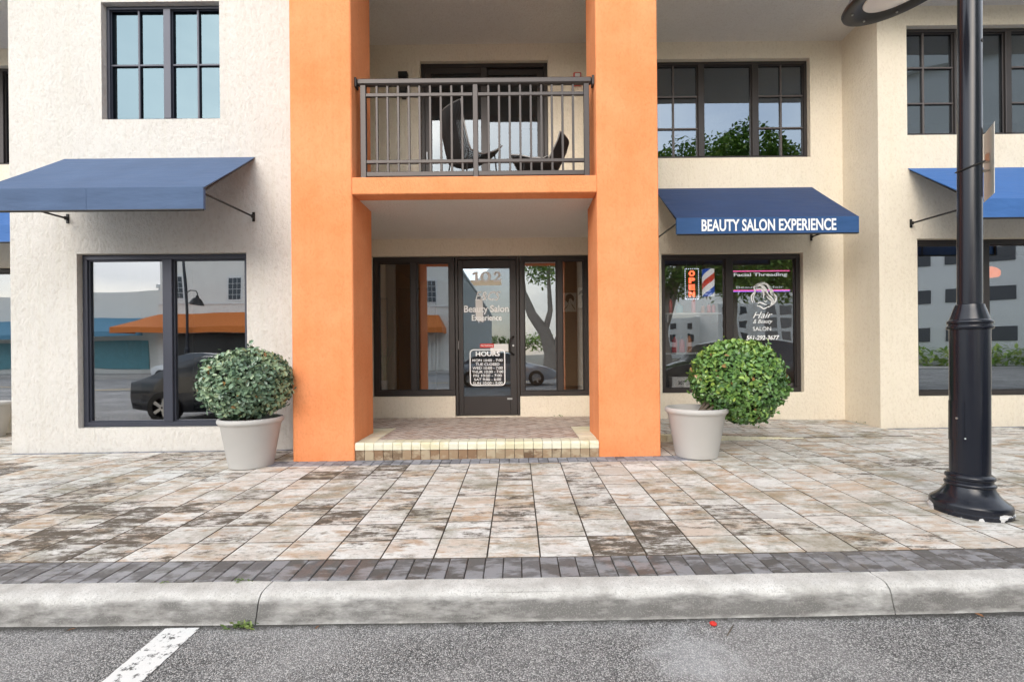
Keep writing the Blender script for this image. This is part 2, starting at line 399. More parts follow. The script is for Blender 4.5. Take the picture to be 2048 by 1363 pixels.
M['paver'] = paver_mat('weathered_paver', [(0.34, 0.32, 0.29), (0.58, 0.56, 0.53), (0.45, 0.355, 0.255), (0.68, 0.67, 0.65), (0.52, 0.39, 0.28), (0.62, 0.60, 0.57)])
M['band'] = paver_mat('charcoal_paver', [(0.115, 0.108, 0.10), (0.145, 0.14, 0.14), (0.10, 0.092, 0.085)], stains=False, bright=(0.30, 0.30, 0.315), dark=(0.06, 0.055, 0.05), wet=True)
M['band_blue'] = paver_mat('slate_paver', [(0.16, 0.165, 0.18), (0.23, 0.24, 0.27), (0.13, 0.13, 0.14)], stains=False, bright=(0.36, 0.37, 0.40), dark=(0.08, 0.08, 0.08))
M['nosing'] = paver_mat('yellow_brick', [(0.66, 0.60, 0.40), (0.74, 0.70, 0.50), (0.70, 0.68, 0.56)], stains=False, bright=(0.78, 0.75, 0.60), dark=(0.36, 0.30, 0.18))
M['riser'] = paver_mat('brown_brick', [(0.22, 0.13, 0.075), (0.32, 0.21, 0.125), (0.36, 0.28, 0.185), (0.16, 0.10, 0.06)], stains=False, bright=(0.48, 0.40, 0.28), dark=(0.10, 0.07, 0.05))
M['herring'] = paver_mat('red_brown_brick', [(0.44, 0.32, 0.255), (0.54, 0.44, 0.37), (0.40, 0.30, 0.245), (0.58, 0.50, 0.44)], stains=False, bright=(0.64, 0.57, 0.51), dark=(0.14, 0.10, 0.08))
M['joint'] = simple('joint_sand', (0.045, 0.038, 0.03), 0.95, var=0.3, vscale=20)
M['asphalt'] = asphalt_mat()
M['kerb'] = kerb_mat()

# ------------------------------------------------------------------ mesh helpers
class MB:
    def __init__(s): s.v = []; s.f = []; s.c = []; s.mi = []; s.cur = 0; s.col = (0.5, 0.5, 0.5)
    def vert(s, p): s.v.append(tuple(p)); s.c.append(s.col); return len(s.v) - 1
    def face(s, idx): s.f.append(tuple(idx)); s.mi.append(s.cur)
    def poly(s, pts): s.face([s.vert(p) for p in pts])
    def box(s, x0, x1, y0, y1, z0, z1):
        b = len(s.v)
        for z in (z0, z1):
            for p in ((x0, y0), (x1, y0), (x1, y1), (x0, y1)): s.vert((*p, z))
        for q in ((0, 3, 2, 1), (4, 5, 6, 7), (0, 1, 5, 4), (1, 2, 6, 5), (2, 3, 7, 6), (3, 0, 4, 7)): s.face([b + i for i in q])
    def bbox(s, x0, x1, y0, y1, z0, z1, r=0.006):
        """box with chamfered edges"""
        b = len(s.v)
        X, Y, Z = (x0, x1), (y0, y1), (z0, z1)
        ids = {}
        for i in (0, 1):
            for j in (0, 1):
                for k in (0, 1):
                    sx, sy, sz = (1, -1)[i] * r, (1, -1)[j] * r, (1, -1)[k] * r
                    ids[i, j, k, 0] = s.vert((X[i], Y[j] + sy, Z[k] + sz))
                    ids[i, j, k, 1] = s.vert((X[i] + sx, Y[j], Z[k] + sz))
                    ids[i, j, k, 2] = s.vert((X[i] + sx, Y[j] + sy, Z[k]))
        def quad(a): s.face(a)
        for i in (0, 1):
            q = [ids[i, 0, 0, 0], ids[i, 1, 0, 0], ids[i, 1, 1, 0], ids[i, 0, 1, 0]]; quad(q if i else q[::-1])
            q = [ids[0, i, 0, 1], ids[1, i, 0, 1], ids[1, i, 1, 1], ids[0, i, 1, 1]]; quad(q[::-1] if i else q)
            q = [ids[0, 0, i, 2], ids[1, 0, i, 2], ids[1, 1, i, 2], ids[0, 1, i, 2]]; quad(q if i else q[::-1])
        for i in (0, 1):
            for j in (0, 1):
                for ax in (0, 1, 2):
                    a, c = [(1, 2), (0, 2), (0, 1)][ax]
                    def key(v, w_, t):
                        k = [0, 0, 0]; k[a] = i; k[c] = j; k[ax] = v
                        return ids[k[0], k[1], k[2], w_]
                    quad([key(0, a, 0), key(1, a, 0), key(1, c, 0), key(0, c, 0)])
        for i in (0, 1):
            for j in (0, 1):
                for k in (0, 1): s.face([ids[i, j, k, 0], ids[i, j, k, 1], ids[i, j, k, 2]])
    def lathe(s, prof, seg=40, c=(0, 0, 0), cap=True):
        b = len(s.v); n = len(prof)
        for r, z in prof:
            for k in range(seg):
                a = 2 * math.pi * k / seg
                s.vert((c[0] + r * math.cos(a), c[1] + r * math.sin(a), c[2] + z))
        for i in range(n - 1):
            for k in range(seg):
                k2 = (k + 1) % seg
                s.face((b + i * seg + k, b + i * seg + k2, b + (i + 1) * seg + k2, b + (i + 1) * seg + k))
        if cap:
            s.face([b + k for k in range(seg)][::-1]); s.face([b + (n - 1) * seg + k for k in range(seg)])
    def tube(s, pts, rad, seg=10, cap=True):
        pts = [Vector(p) for p in pts]
        rads = rad if isinstance(rad, (list, tuple)) else [rad] * len(pts)
        b = len(s.v); up = None
        for i, p in enumerate(pts):
            d = (pts[min(i + 1, len(pts) - 1)] - pts[max(i - 1, 0)]).normalized()
            if up is None:
                up = d.orthogonal().normalized()
            up = (up - d * up.dot(d)).normalized()
            q = d.cross(up)
            for k in range(seg):
                a = 2 * math.pi * k / seg
                s.vert(p + (up * math.cos(a) + q * math.sin(a)) * rads[i])
        for i in range(len(pts) - 1):
            for k in range(seg):
                k2 = (k + 1) % seg
                s.face((b + i * seg + k, b + i * seg + k2, b + (i + 1) * seg + k2, b + (i + 1) * seg + k))
        if cap:
            s.face([b + k for k in range(seg)][::-1]); s.face([b + (len(pts) - 1) * seg + k for k in range(seg)])
    def build(s, name, mat, parent=None, smooth=False, tint=False):
        me = bpy.data.meshes.new(name)
        me.from_pydata(s.v, [], s.f)
        for m in (mat if isinstance(mat, (list, tuple)) else [mat]): me.materials.append(m)
        for p, i in zip(me.polygons, s.mi): p.material_index = i
        if tint:
            a = me.attributes.new('tint', 'FLOAT_COLOR', 'POINT')
            flat = []
            for c in s.c: flat += [c[0], c[1], c[2], 1.0]
            a.data.foreach_set('color', flat)
        me.update()
        if smooth:
            me.shade_smooth()
            try: me.set_sharp_from_angle(angle=R(38))
            except Exception: pass
        o = bpy.data.objects.new(name, me)
        sc.collection.objects.link(o)
        if parent: o.parent = parent
        return o

def tag(o, label=None, cat=None, group=None, kind=None):
    if label: o['label'] = label
    if cat: o['category'] = cat
    if group: o['group'] = group
    if kind: o['kind'] = kind
    return o

def thing(name, label, cat, loc=(0, 0, 0), group=None, rz=0.0):
    o = bpy.data.objects.new(name, None)
    o.empty_display_size = 0.1
    sc.collection.objects.link(o)
    o.location = loc; o.rotation_euler = (0, 0, rz)
    return tag(o, label, cat, group)

def copy_tree(o, parent=None):
    c = o.copy(); sc.collection.objects.link(c)
    if parent: c.parent = parent
    for ch in list(o.children): copy_tree(ch, c)
    return c

def text_mesh(name, s, mat, parent, x0, x1, z0, z1, y, bold=0.0, shear=0.0, depth=0.003, slant=None):
    """raised or cut lettering fitted to a rectangle in the XZ plane, facing -Y"""
    cu = bpy.data.curves.new(name + '_curve', 'FONT')
    cu.body = s; cu.size = 1; cu.offset = bold; cu.shear = shear; cu.resolution_u = 4
    to = bpy.data.objects.new(name + '_tmp', cu)
    sc.collection.objects.link(to)
    bpy.context.view_layer.update()
    me0 = bpy.data.meshes.new_from_object(to.evaluated_get(bpy.context.evaluated_depsgraph_get()))
    bpy.data.objects.remove(to)
    xs = [v.co.x for v in me0.vertices]; ys = [v.co.y for v in me0.vertices]
    ax, bx, ay, by = min(xs), max(xs), min(ys), max(ys)
    mb = MB()
    for k in (0, 1):
        for v in me0.vertices:
            mb.vert((x0 + (v.co.x - ax) / (bx - ax) * (x1 - x0), y - depth * k, z0 + (v.co.y - ay) / max(by - ay, 1e-6) * (z1 - z0)))
    nv = len(me0.vertices)
    edges = {}
    for p in me0.polygons:
        vv = list(p.vertices)
        mb.face([nv + i for i in vv]); mb.face(vv[::-1])
        for a, b in zip(vv, vv[1:] + vv[:1]): edges[(a, b)] = 1
    for (a, b) in list(edges):
        if (b, a) not in edges: mb.face((a, b, nv + b, nv + a))
    bpy.data.meshes.remove(me0)
    return mb.build(name, mat, parent)

def ground(x, y):
    """sidewalk surface: falls to the kerb, rises gently to the right"""
    return 0.006 * max(-9, min(9, x)) + 0.025 * (min(y, 8) - 5.16)

# ------------------------------------------------------------------ ground, road, kerb
Y_KERB, Y_KB, Y_BAND = 2.345, 2.525, 2.773
def bow(x): return 0.0030 * min(abs(x - 0.1), 7.0) ** 2      # the kerb line curves gently away
def road_z(x): return -0.203 + 0.006 * max(-9, min(9, x))
mb = MB()
xs = [-400, -60, -20, -9, -5, -2, 0, 2, 5, 9, 20, 60, 400]
ysr = [-19.0, -8, 0, 2.6]
for j, y in enumerate(ysr):
    for x in xs: mb.vert((x, y, road_z(x)))
for j in range(len(ysr) - 1):
    for i in range(len(xs) - 1):
        a = j * len(xs) + i
        mb.face((a, a + 1, a + 1 + len(xs), a + len(xs)))
tag(mb.build('road', M['asphalt']), kind='structure')

mb = MB(); mb.poly([(-700, -700, -0.34), (700, -700, -0.34), (700, 700, -0.34), (-700, 700, -0.34)])
tag(mb.build('ground', simple('dry_ground', (0.20, 0.19, 0.15), 0.95, var=0.3, vscale=0.3)), kind='structure')

# parking bay line, thermoplastic paint worn through
def paint_mat():
    m, n, l, b = newmat('worn_white_paint')
    t = n.new('ShaderNodeTexCoord')
    no = n.new('ShaderNodeTexNoise'); no.inputs['Scale'].default_value = 26; no.inputs['Detail'].default_value = 8; no.inputs['Roughness'].default_value = 0.75
    l.new(t.outputs['Object'], no.inputs['Vector'])
    r = n.new('ShaderNodeValToRGB'); r.color_ramp.elements[0].position = 0.41; r.color_ramp.elements[1].position = 0.455
    r.color_ramp.elements[0].color = (0.12, 0.12, 0.115, 1); r.color_ramp.elements[1].color = (0.74, 0.74, 0.72, 1)
    l.new(no.outputs['Fac'], r.inputs['Fac']); l.new(r.outputs['Color'], b.inputs['Base Color'])
    b.inputs['Roughness'].default_value = 0.75
    bp = n.new('ShaderNodeBump'); bp.inputs['Strength'].default_value = 0.6; bp.inputs['Distance'].default_value = 0.004
    l.new(no.outputs['Fac'], bp.inputs['Height']); l.new(bp.outputs['Normal'], b.inputs['Normal'])
    return m
mb = MB()
def line_quad(mb, x0, x1, y0, y1):
    mb.poly([(x0, y0, road_z(x0) + .004), (x1, y0, road_z(x1) + .004), (x1, y1, road_z(x1) + .004), (x0, y1, road_z(x0) + .004)])
rnd = random.Random(3)
ny = 60
L_ = [(-1.795 + .05 * (2.335 - (2.335 - 2.1 * k / ny)) + rnd.uniform(-.0022, .0022), 2.335 - 2.1 * k / ny) for k in range(ny + 1)]
R_ = [(-1.622 + .05 * (2.335 - (2.335 - 2.1 * k / ny)) + rnd.uniform(-.0022, .0022), 2.335 - 2.1 * k / ny) for k in range(ny + 1)]
for k in range(ny):
    mb.poly([(*L_[k + 1], road_z(-1.7) + .003), (*R_[k + 1], road_z(-1.7) + .004), (*R_[k], road_z(-1.7) + .004), (*L_[k], road_z(-1.7) + .003)])
tag(mb.build('parking_line', paint_mat()), kind='structure')
mb = MB(); line_quad(mb, -120, 120, -8.45, -8.33); line_quad(mb, -120, 120, -8.2, -8.08)
tag(mb.build('centre_line', simple('yellow_paint', (0.62, 0.40, 0.05), 0.7, var=0.2)), kind='structure')

# kerb: three cast lengths with open joints
prof = [(Y_KB, 0.0, 0.0), (2.455, 0.0, 0.0), (2.428, -0.002, 0.05), (2.405, -0.010, 0.1), (2.388, -0.026, 0.45), (2.377, -0.048, 0.9),
        (2.367, -0.085, 1.0), (2.357, -0.118, 1.0), (2.350, -0.140, 0.55), (2.347, -0.150, 0.1), (2.345, -0.20, 0.1)]
def kerb_run(xa, xb, name='kerb'):
    mb = MB(); n = max(2, int((xb - xa) / 0.12)); np_ = len(prof)
    for i in range(n + 1):
        x = xa + (xb - xa) * i / n
        for (y, dz, s) in prof:
            mb.col = (s, 0, 0)
            wob = 0.004 * mnoise.noise(Vector((x * 3, y * 9, 2))) + .002 * mnoise.noise(Vector((x * 14, y * 30, 5)))
            zt = ground(x, Y_KB) + 0.0
            mb.vert((x, y + bow(x) + wob, zt + dz + wob * .6))
    for i in range(n):
        for k in range(np_ - 1):
            a = i * np_ + k
            mb.face((a, a + 1, a + 1 + np_, a + np_))
    mb.face(list(range(np_))[::-1]); mb.face([n * np_ + k for k in range(np_)])
    return tag(mb.build(name, M['kerb'], smooth=True, tint=True), kind='structure')
kerb_run(-30, -4.48); kerb_run(-4.47, -1.358); kerb_run(-1.351, 1.928); kerb_run(1.936, 5.1); kerb_run(5.11, 30)

# paved sidewalk: bedding sheet plus individually tinted blocks
def paver_block(mb, x0, x1, y0, y1, zf, gap=0.0045, ch=0.003, dz=None, tint=None, hgt=0.02, yshift=None):
    """one paving block following the sloped surface zf(x,y)"""
    mb.col = tint if tint else (random.random(), random.random(), random.random())
    j = random.uniform(-.0012, .0012) if dz is None else dz
    ys = yshift or (lambda x: 0.0)
    def P(x, y, d): return (x, y + ys(x), zf(x, y + ys(x)) + d + j)
    gx, gy = gap / 2 + random.uniform(0, .001), gap / 2 + random.uniform(0, .001)
    o = [(x0 + gx, y0 + gy), (x1 - gx, y0 + gy), (x1 - gx, y1 - gy), (x0 + gx, y1 - gy)]
    i_ = [(x0 + gx + ch, y0 + gy + ch), (x1 - gx - ch, y0 + gy + ch), (x1 - gx - ch, y1 - gy - ch), (x0 + gx + ch, y1 - gy - ch)]
    b = len(mb.v)
    for p in i_: mb.vert(P(*p, 0))
    cc = mb.col; mb.col = (cc[0], cc[1], 2.4)          # grime sits in the chamfers and joints
    for p in o: mb.vert(P(*p, -ch * 0.8))
    for p in o: mb.vert(P(*p, -hgt))
    mb.col = cc
    mb.face((b, b + 1, b + 2, b + 3))
    for k in range(4):
        k2 = (k + 1) % 4
        mb.face((b + 4 + k, b + 4 + k2, b + k2, b + k)); mb.face((b + 8 + k, b + 8 + k2, b + 4 + k2, b + 4 + k))

mb = MB()
sx = [-40, -9, -3, 0, 3, 9, 40]
for y in (2.4, 7.6):
    for x in sx: mb.vert((x, y + (bow(x) if y < 3 else 0), ground(x, y) - 0.009))
for i in range(len(sx) - 1): mb.face((i, i + 1, i + 1 + len(sx), i + len(sx)))
tag(mb.build('pavement_base', M['joint']), kind='structure')

PW, PD = 0.3225, 0.283
mb = MB(); r2 = random.Random(11)
ncol0, ncol1 = -42, 44
def building_front(x):
    if x < -6.36: return 7.22
    if x < -2.45: return 5.70
    if x < 1.60: return 4.94
    if x < 5.14: return 7.22
    return 6.44
for c in range(ncol0, ncol1):
    x0 = 0.13 + c * PW; x1 = x0 + PW
    y = Y_BAND
    yend = max(building_front(x0 + .02), building_front(x1 - .02))
    yfull = yend; banded = -2.75 < (x0 + x1) / 2 < 1.95
    if banded: yend = 4.945
    first = True
    while y < yend - 0.03:
        u = r2.random()
        L = PD if u < .80 else (PD * 2 if u < .88 else PD * 1.5 if u < .94 else PD * .5)
        if first: L = PD * (0.9 if u < .8 else 1.0); first = False
        y1 = min(y + L, yend)
        cx, cy = (x0 + x1) / 2, (y + y1) / 2
        patch = mnoise.noise(Vector((cx * .7, cy * .9, 3.3)))
        blue = min(1, max(0, r2.random() * .75 + .45 * patch + (.18 if cx < 1.2 else -.05)))
        t = (min(.999, max(0, r2.random() * .8 + .1 + (.12 if cx > 2.2 else 0))), r2.random(), blue)
        paver_block(mb, x0, x1, y, y1, ground, tint=t, yshift=lambda x, yy=y: bow(x) * max(0, 1 - (yy - 2.5) / 2.2))
        y = y1
        if banded and y >= 4.94 and yend < 5 and (x1 > 1.62 or x0 < -2.54): y, yend = 5.158, max(yfull, 5.70)
tag(mb.build('pavement', M['paver'], tint=True), kind='structure')

mb = MB(); x = -14.0
while x < 14:
    paver_block(mb, x, x + 0.107, Y_KB + .004, Y_BAND, ground, gap=0.005, ch=0.004, yshift=bow); x += 0.107
tag(mb.build('border_paving', M['band'], tint=True), kind='structure')
mb = MB(); x = -2.77
while x < 2.05:
    paver_block(mb, x, x + 0.107, 4.95, 5.155, ground, gap=0.006); x += 0.107
x = -6.45
while x < -2.6:
    paver_block(mb, x, x + 0.107, 5.705, 5.775, ground, gap=0.006); x += 0.107
x = 5.2
while x < 12:
    paver_block(mb, x, x + .107, 6.445, 6.505, ground, gap=.006); x += .107
tag(mb.build('slate_border_paving', M['band_blue'], tint=True), kind='structure')

# entrance landing: yellow bullnose course over a brown riser, herringbone field
LZ = 0.182
LX0, LX1 = -1.832, 0.916
mb = MB(); mb.box(-2.44, 1.14, 5.30, 7.22, -.1, LZ - .008)
tag(mb.build('landing_base', M['joint']), kind='structure')
flat = lambda x, y: LZ
def bullnose(mb, x0, x1, y0, y1, zt, zb, r=0.028):
    mb.col = (random.random(), random.random(), random.random())
    g = 0.0025; a, b_ = x0 + g, x1 - g
    pr = [(y1, zt)]
    for k in range(6):
        t = math.pi / 2 * k / 5
        pr.append((y0 + r - r * math.sin(t), zt - r + r * math.cos(t)))
    pr.append((y0 + .002, zb)); pr.append((y1, zb))
    n0 = len(mb.v)
    for X in (a, b_):
        for (y, z) in pr: mb.vert((X, y, z))
    n = len(pr)
    for k in range(n - 1): mb.face((n0 + k, n0 + k + 1, n0 + n + k + 1, n0 + n + k))
    mb.face([n0 + k for k in range(n)]); mb.face([n0 + n + k for k in range(n)][::-1])
mb = MB(); nb = 26; bw = (LX1 - LX0 - .006) / nb
for i in range(nb): bullnose(mb, LX0 + .003 + i * bw, LX0 + .003 + (i + 1) * bw, 5.165, 5.36, LZ, LZ - .082)
y = 5.362
while y < 6.2:      # side borders of the landing
    for (a, b_) in ((LX0 - .25, LX0 + .20), (LX1 - .20, LX1 + .2)):
        paver_block(mb, a if a > LX0 else LX0 - .25, b_, y, y + .105, flat, gap=.005)
    y += .105
tag(mb.build('landing_nosing', M['nosing'], tint=True), kind='structure')
mb = MB()
for i in range(nb):
    mb.col = (random.random(), random.random(), random.random())
    a = LX0 + .003 + i * bw
    mb.bbox(a + .002, a + bw - .002, 5.172, 5.30, -.06, LZ - .086, .004)
tag(mb.build('landing_riser', M['riser'], tint=True), kind='structure')

def clip_poly(poly, x0, x1, y0, y1):
    for ax, lim, sgn in ((0, x0, 1), (0, x1, -1), (1, y0, 1), (1, y1, -1)):
        out = []
        for i in range(len(poly)):
            a, b_ = poly[i], poly[(i + 1) % len(poly)]
            da, db = (a[ax] - lim) * sgn, (b_[ax] - lim) * sgn
            if da >= 0: out.append(a)
            if da * db < 0:
                t = da / (da - db); out.append((a[0] + (b_[0] - a[0]) * t, a[1] + (b_[1] - a[1]) * t))
        poly = out
        if len(poly) < 3: return None
    return poly
mb = MB(); s = 0.1
ca = math.cos(R(45))
for i in range(-60, 60):
    for j in range(-60, 60):
        d4 = (i - j) % 4
        if d4 == 0: wx, wy = 2, 1
        elif d4 == 3: wx, wy = 1, 2
        else: continue
        g_ = .035
        q = [(i + g_, j + g_), (i + wx - g_, j + g_), (i + wx - g_, j + wy - g_), (i + g_, j + wy - g_)]
        wq = [((px - py) * ca * s - .4, (px + py) * ca * s + 6.2) for px, py in q]
        mb.col = (random.random(), random.random(), random.random()); dz_ = random.uniform(-.0012, .0012)
        for reg in ((LX0 + .203, LX1 - .203, 5.362, 6.2), (-2.44, 1.14, 6.2, 7.2)):
            pl = clip_poly(wq, *reg)
            if pl: mb.poly([(px, py, LZ + dz_) for px, py in pl])
tag(mb.build('landing_paving', M['herring'], tint=True), kind='structure')

# low paved ramp in front of the salon window, its nosing dying into the sidewalk
def ramp_z(x, y):
    u = min(1, max(0, (x - 1.62) / 2.1)); 
    zf = (0.125 * (1 - u) + (ground(x, 5.9) + .004) * u)
    u2 = min(1, max(0, (x - 1.6) / 3.5))
    zb = 0.135 * (1 - u2) + 0.088 * u2
    v = min(1, max(0, (y - 5.85) / 1.37))
    return zf * (1 - v) + zb * v + .002
mb = MB(); y = 5.97
while y < 7.2:
    x = 1.5 + (0.12 if int(y * 10) % 2 else 0)
    while x < 5.1:
        paver_block(mb, x, min(x + PW, 5.135), y, min(y + PD, 7.215), ramp_z, tint=(random.random(), random.random(), random.random() * .6)); x += PW
    y += PD
tag(mb.build('ramp_paving', M['paver'], tint=True), kind='structure')
mb = MB(); x = 1.5
while x < 3.62:
    mb.col = (random.random(), random.random(), random.random())
    zt, z0 = ramp_z(x + .05, 5.85), ground(x, 5.85) - .02
    mb.bbox(x + .002, x + .098, 5.85 + .03 * (x - 1.5) ** 1.5, 5.968, z0, max(zt, z0 + .03), .005); x += .1
tag(mb.build('ramp_nosing', M['nosing'], tint=True), kind='structure')

# ------------------------------------------------------------------ the building
B = thing('commercial_building', 'two-storey cream stucco building with an orange balcony portal over the salon entrance', 'building', (0, 5.16, 0))
B.location = (0, 0, 0)

def wall(x0, x1, z0, z1, yf, yb, holes, mat, name='wall', parent=None):
    xs = sorted({x0, x1, *[h[0] for h in holes], *[h[1] for h in holes]})
    zs = sorted({z0, z1, *[h[2] for h in holes], *[h[3] for h in holes]})
    # cut long spans so no face is huge
    hole = lambda xa, xb, za, zb: any(h[0] - 1e-6 <= xa and xb <= h[1] + 1e-6 and h[2] - 1e-6 <= za and zb <= h[3] + 1e-6 for h in holes)
    mb = MB(); idx = {}
    def V(x, y, z):
        k = (round(x, 5), round(y, 5), round(z, 5))
        if k not in idx: idx[k] = mb.vert((x, y, z))
        return idx[k]
    nx, nz = len(xs) - 1, len(zs) - 1
    solid = [[not hole(xs[i], xs[i + 1], zs[j], zs[j + 1]) for j in range(nz)] for i in range(nx)]
    S = lambda i, j: 0 <= i < nx and 0 <= j < nz and solid[i][j]
    for i in range(nx):
        for j in range(nz):
            if not solid[i][j]: continue
            a, b_, c, d = xs[i], xs[i + 1], zs[j], zs[j + 1]
            mb.face((V(a, yf, c), V(b_, yf, c), V(b_, yf, d), V(a, yf, d)))
            mb.face((V(a, yb, c), V(a, yb, d), V(b_, yb, d), V(b_, yb, c)))
            if not S(i - 1, j): mb.face((V(a, yf, c), V(a, yf, d), V(a, yb, d), V(a, yb, c)))
            if not S(i + 1, j): mb.face((V(b_, yf, c), V(b_, yb, c), V(b_, yb, d), V(b_, yf, d)))
            if not S(i, j - 1): mb.face((V(a, yf, c), V(a, yb, c), V(b_, yb, c), V(b_, yf, c)))
            if not S(i, j + 1): mb.face((V(a, yf, d), V(b_, yf, d), V(b_, yb, d), V(a, yb, d)))
    return mb.build(name, mat, parent or B)

ZT = 6.03
YL, YD, YW, YC = 5.78, 7.22, 6.51, 5.16
W_LU = (-5.186, -3.70, 4.156, 5.63)
W_LL = (-5.521, -3.388, 0.285, 2.475)
W_RU = (2.14, 4.64, 4.212, 5.765)
W_RL = (2.28, 4.505, 0.525, 2.715)
W_WU = (5.555, 8.05, 4.207, 5.756)
W_WL = (5.68, 7.90, 0.512, 2.741)
W_SL = (-2.267, -0.972, 0.512, 2.715)
W_SR = (0.048, 1.14, 0.500, 2.715)
W_DO = (-0.972, 0.048, 0.195, 2.715)
W_BD = (-1.479, 0.526, 3.166, 5.768)
W_FLU = (-11.2, -8.7, 4.212, 5.765)
W_FLL = (-11.0, -8.75, 0.40, 2.6)
wall(-6.355, -2.30, -0.12, 6.9, YL, YL + .25, [W_LU, W_LL], M['white'])
mb = MB(); mb.box(-6.355, -6.105, YL + .25, YD, -.12, ZT); mb.build('wall', M['white'], B)
wall(-14, -6.105, -.12, ZT, YD, YD + .25, [(-9.0, -6.7, .40, 2.6), (-9.0, -6.6, 4.212, 5.765)], M['cream'])
mb = MB(); mb.box(-2.55, -2.44, YL + .25, YD, -.1, ZT); mb.build('wall', M['cream'], B)
wall(-2.44, 5.14, -0.12, ZT, YD, YD + .25, [W_SL, W_SR, W_DO, W_BD, W_RU, W_RL], M['cream'])
mb = MB(); mb.box(5.14, 5.39, YW + .25, YD + .25, -.1, ZT); mb.build('wall', M['cream'], B)
wall(5.14, 11.0, -0.12, ZT, YW, YW + .25, [W_WU, W_WL], M['cream'])
mb = MB(); mb.box(1.155, 1.50, YC + .69, YD, -.1, ZT); mb.build('wall', M['cream'], B)       # fin behind the right-hand column
def column(x0, x1):
    mb = MB(); mb.bbox(x0, x1, YC, YC + .69, -.1, 6.9, .012)
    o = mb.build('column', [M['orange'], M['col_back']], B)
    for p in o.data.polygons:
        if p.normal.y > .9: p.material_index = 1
    return o
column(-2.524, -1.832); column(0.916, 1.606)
mb = MB(); mb.bbox(-1.832, .916, YC + .003, YC + .22, 2.972, 3.163, .008); mb.build('balcony_edge', M['orange'], B)
mb = MB(); mb.box(-2.44, 1.155, YC + .22, YD, 2.985, 3.155); mb.build('balcony_slab', M['soffit'], B)
mb = MB(); mb.bbox(-1.832, .916, 5.05, 5.30, ZT, 6.9, .01); o = mb.build('balcony_beam', [M['orange'], M['soffit']], B)
for p in o.data.polygons:
    if p.normal.y > .9 or p.normal.z < -.9: p.material_index = 1
mb = MB(); mb.box(-2.3, 1.606, 5.30, 13, ZT, 6.5); mb.build('soffit', M['soffit'], B)
mb = MB(); mb.box(1.606, 11.0, 5.66, 13, ZT, 6.5); mb.build('soffit', M['soffit'], B)
mb = MB(); mb.box(-14, -6.355, 5.78, 13, ZT, 6.5); mb.build('soffit', M['soffit'], B)
mb = MB(); mb.box(-6.355, -2.3, YL + .25, 13, 6.3, 6.5); mb.build('roof', M['soffit'], B)
# closed shell and floors behind the glass
mb = MB()
mb.box(-14, 11, 12.8, 13, -.1, ZT); mb.box(10.9, 11, YW + .25, 12.8, -.1, ZT); mb.box(-14, -13.9, YD + .25, 12.8, -.1, ZT)
mb.build('wall', M['cream'], B)
mb = MB()
mb.box(-13.9, 10.9, YD + .26, 12.8, 2.99, 3.16); mb.box(-6.1, -2.56, YL + .26, YD + .26, 2.99, 3.16); mb.box(5.4, 10.9, YW + .26, YD + .26, 2.99, 3.16)
mb.box(-2.44, 5.1, YD + .26, 12.8, 2.84, 2.98)
mb.build('upper_floor', simple('ceiling_plaster', (0.30, 0.27, 0.23), .9), B)
mb = MB()
mb.box(-13.9, 10.9, YD + .255, 12.8, -.05, .175); mb.box(-6.1, -2.56, YL + .26, YD + .25, -.05, .175); mb.box(5.4, 10.9, YW + .26, YD + .25, -.05, .175)
mb.build('interior_floor', M['tile'], B)
mb = MB()   # back walls of the salon, of the reception and of the upper rooms
mb.box(-2.43, 5.1, 10.4, 10.5, .18, 2.84)
mb.box(-2.44, -2.34, YD + .26, 10.4, .18, 2.84)
mb.box(1.19, 1.29, YD + .26, 10.4, .18, 2.84)
mb.box(5.0, 5.1, YD + .26, 10.4, .18, 2.84)
mb.build('interior_wall', M['tan'], B)
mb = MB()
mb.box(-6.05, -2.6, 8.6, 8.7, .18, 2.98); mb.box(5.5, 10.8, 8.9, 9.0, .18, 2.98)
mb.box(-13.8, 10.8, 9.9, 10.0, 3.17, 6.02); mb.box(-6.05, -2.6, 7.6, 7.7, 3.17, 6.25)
mb.build('interior_wall', M['dark'], B)

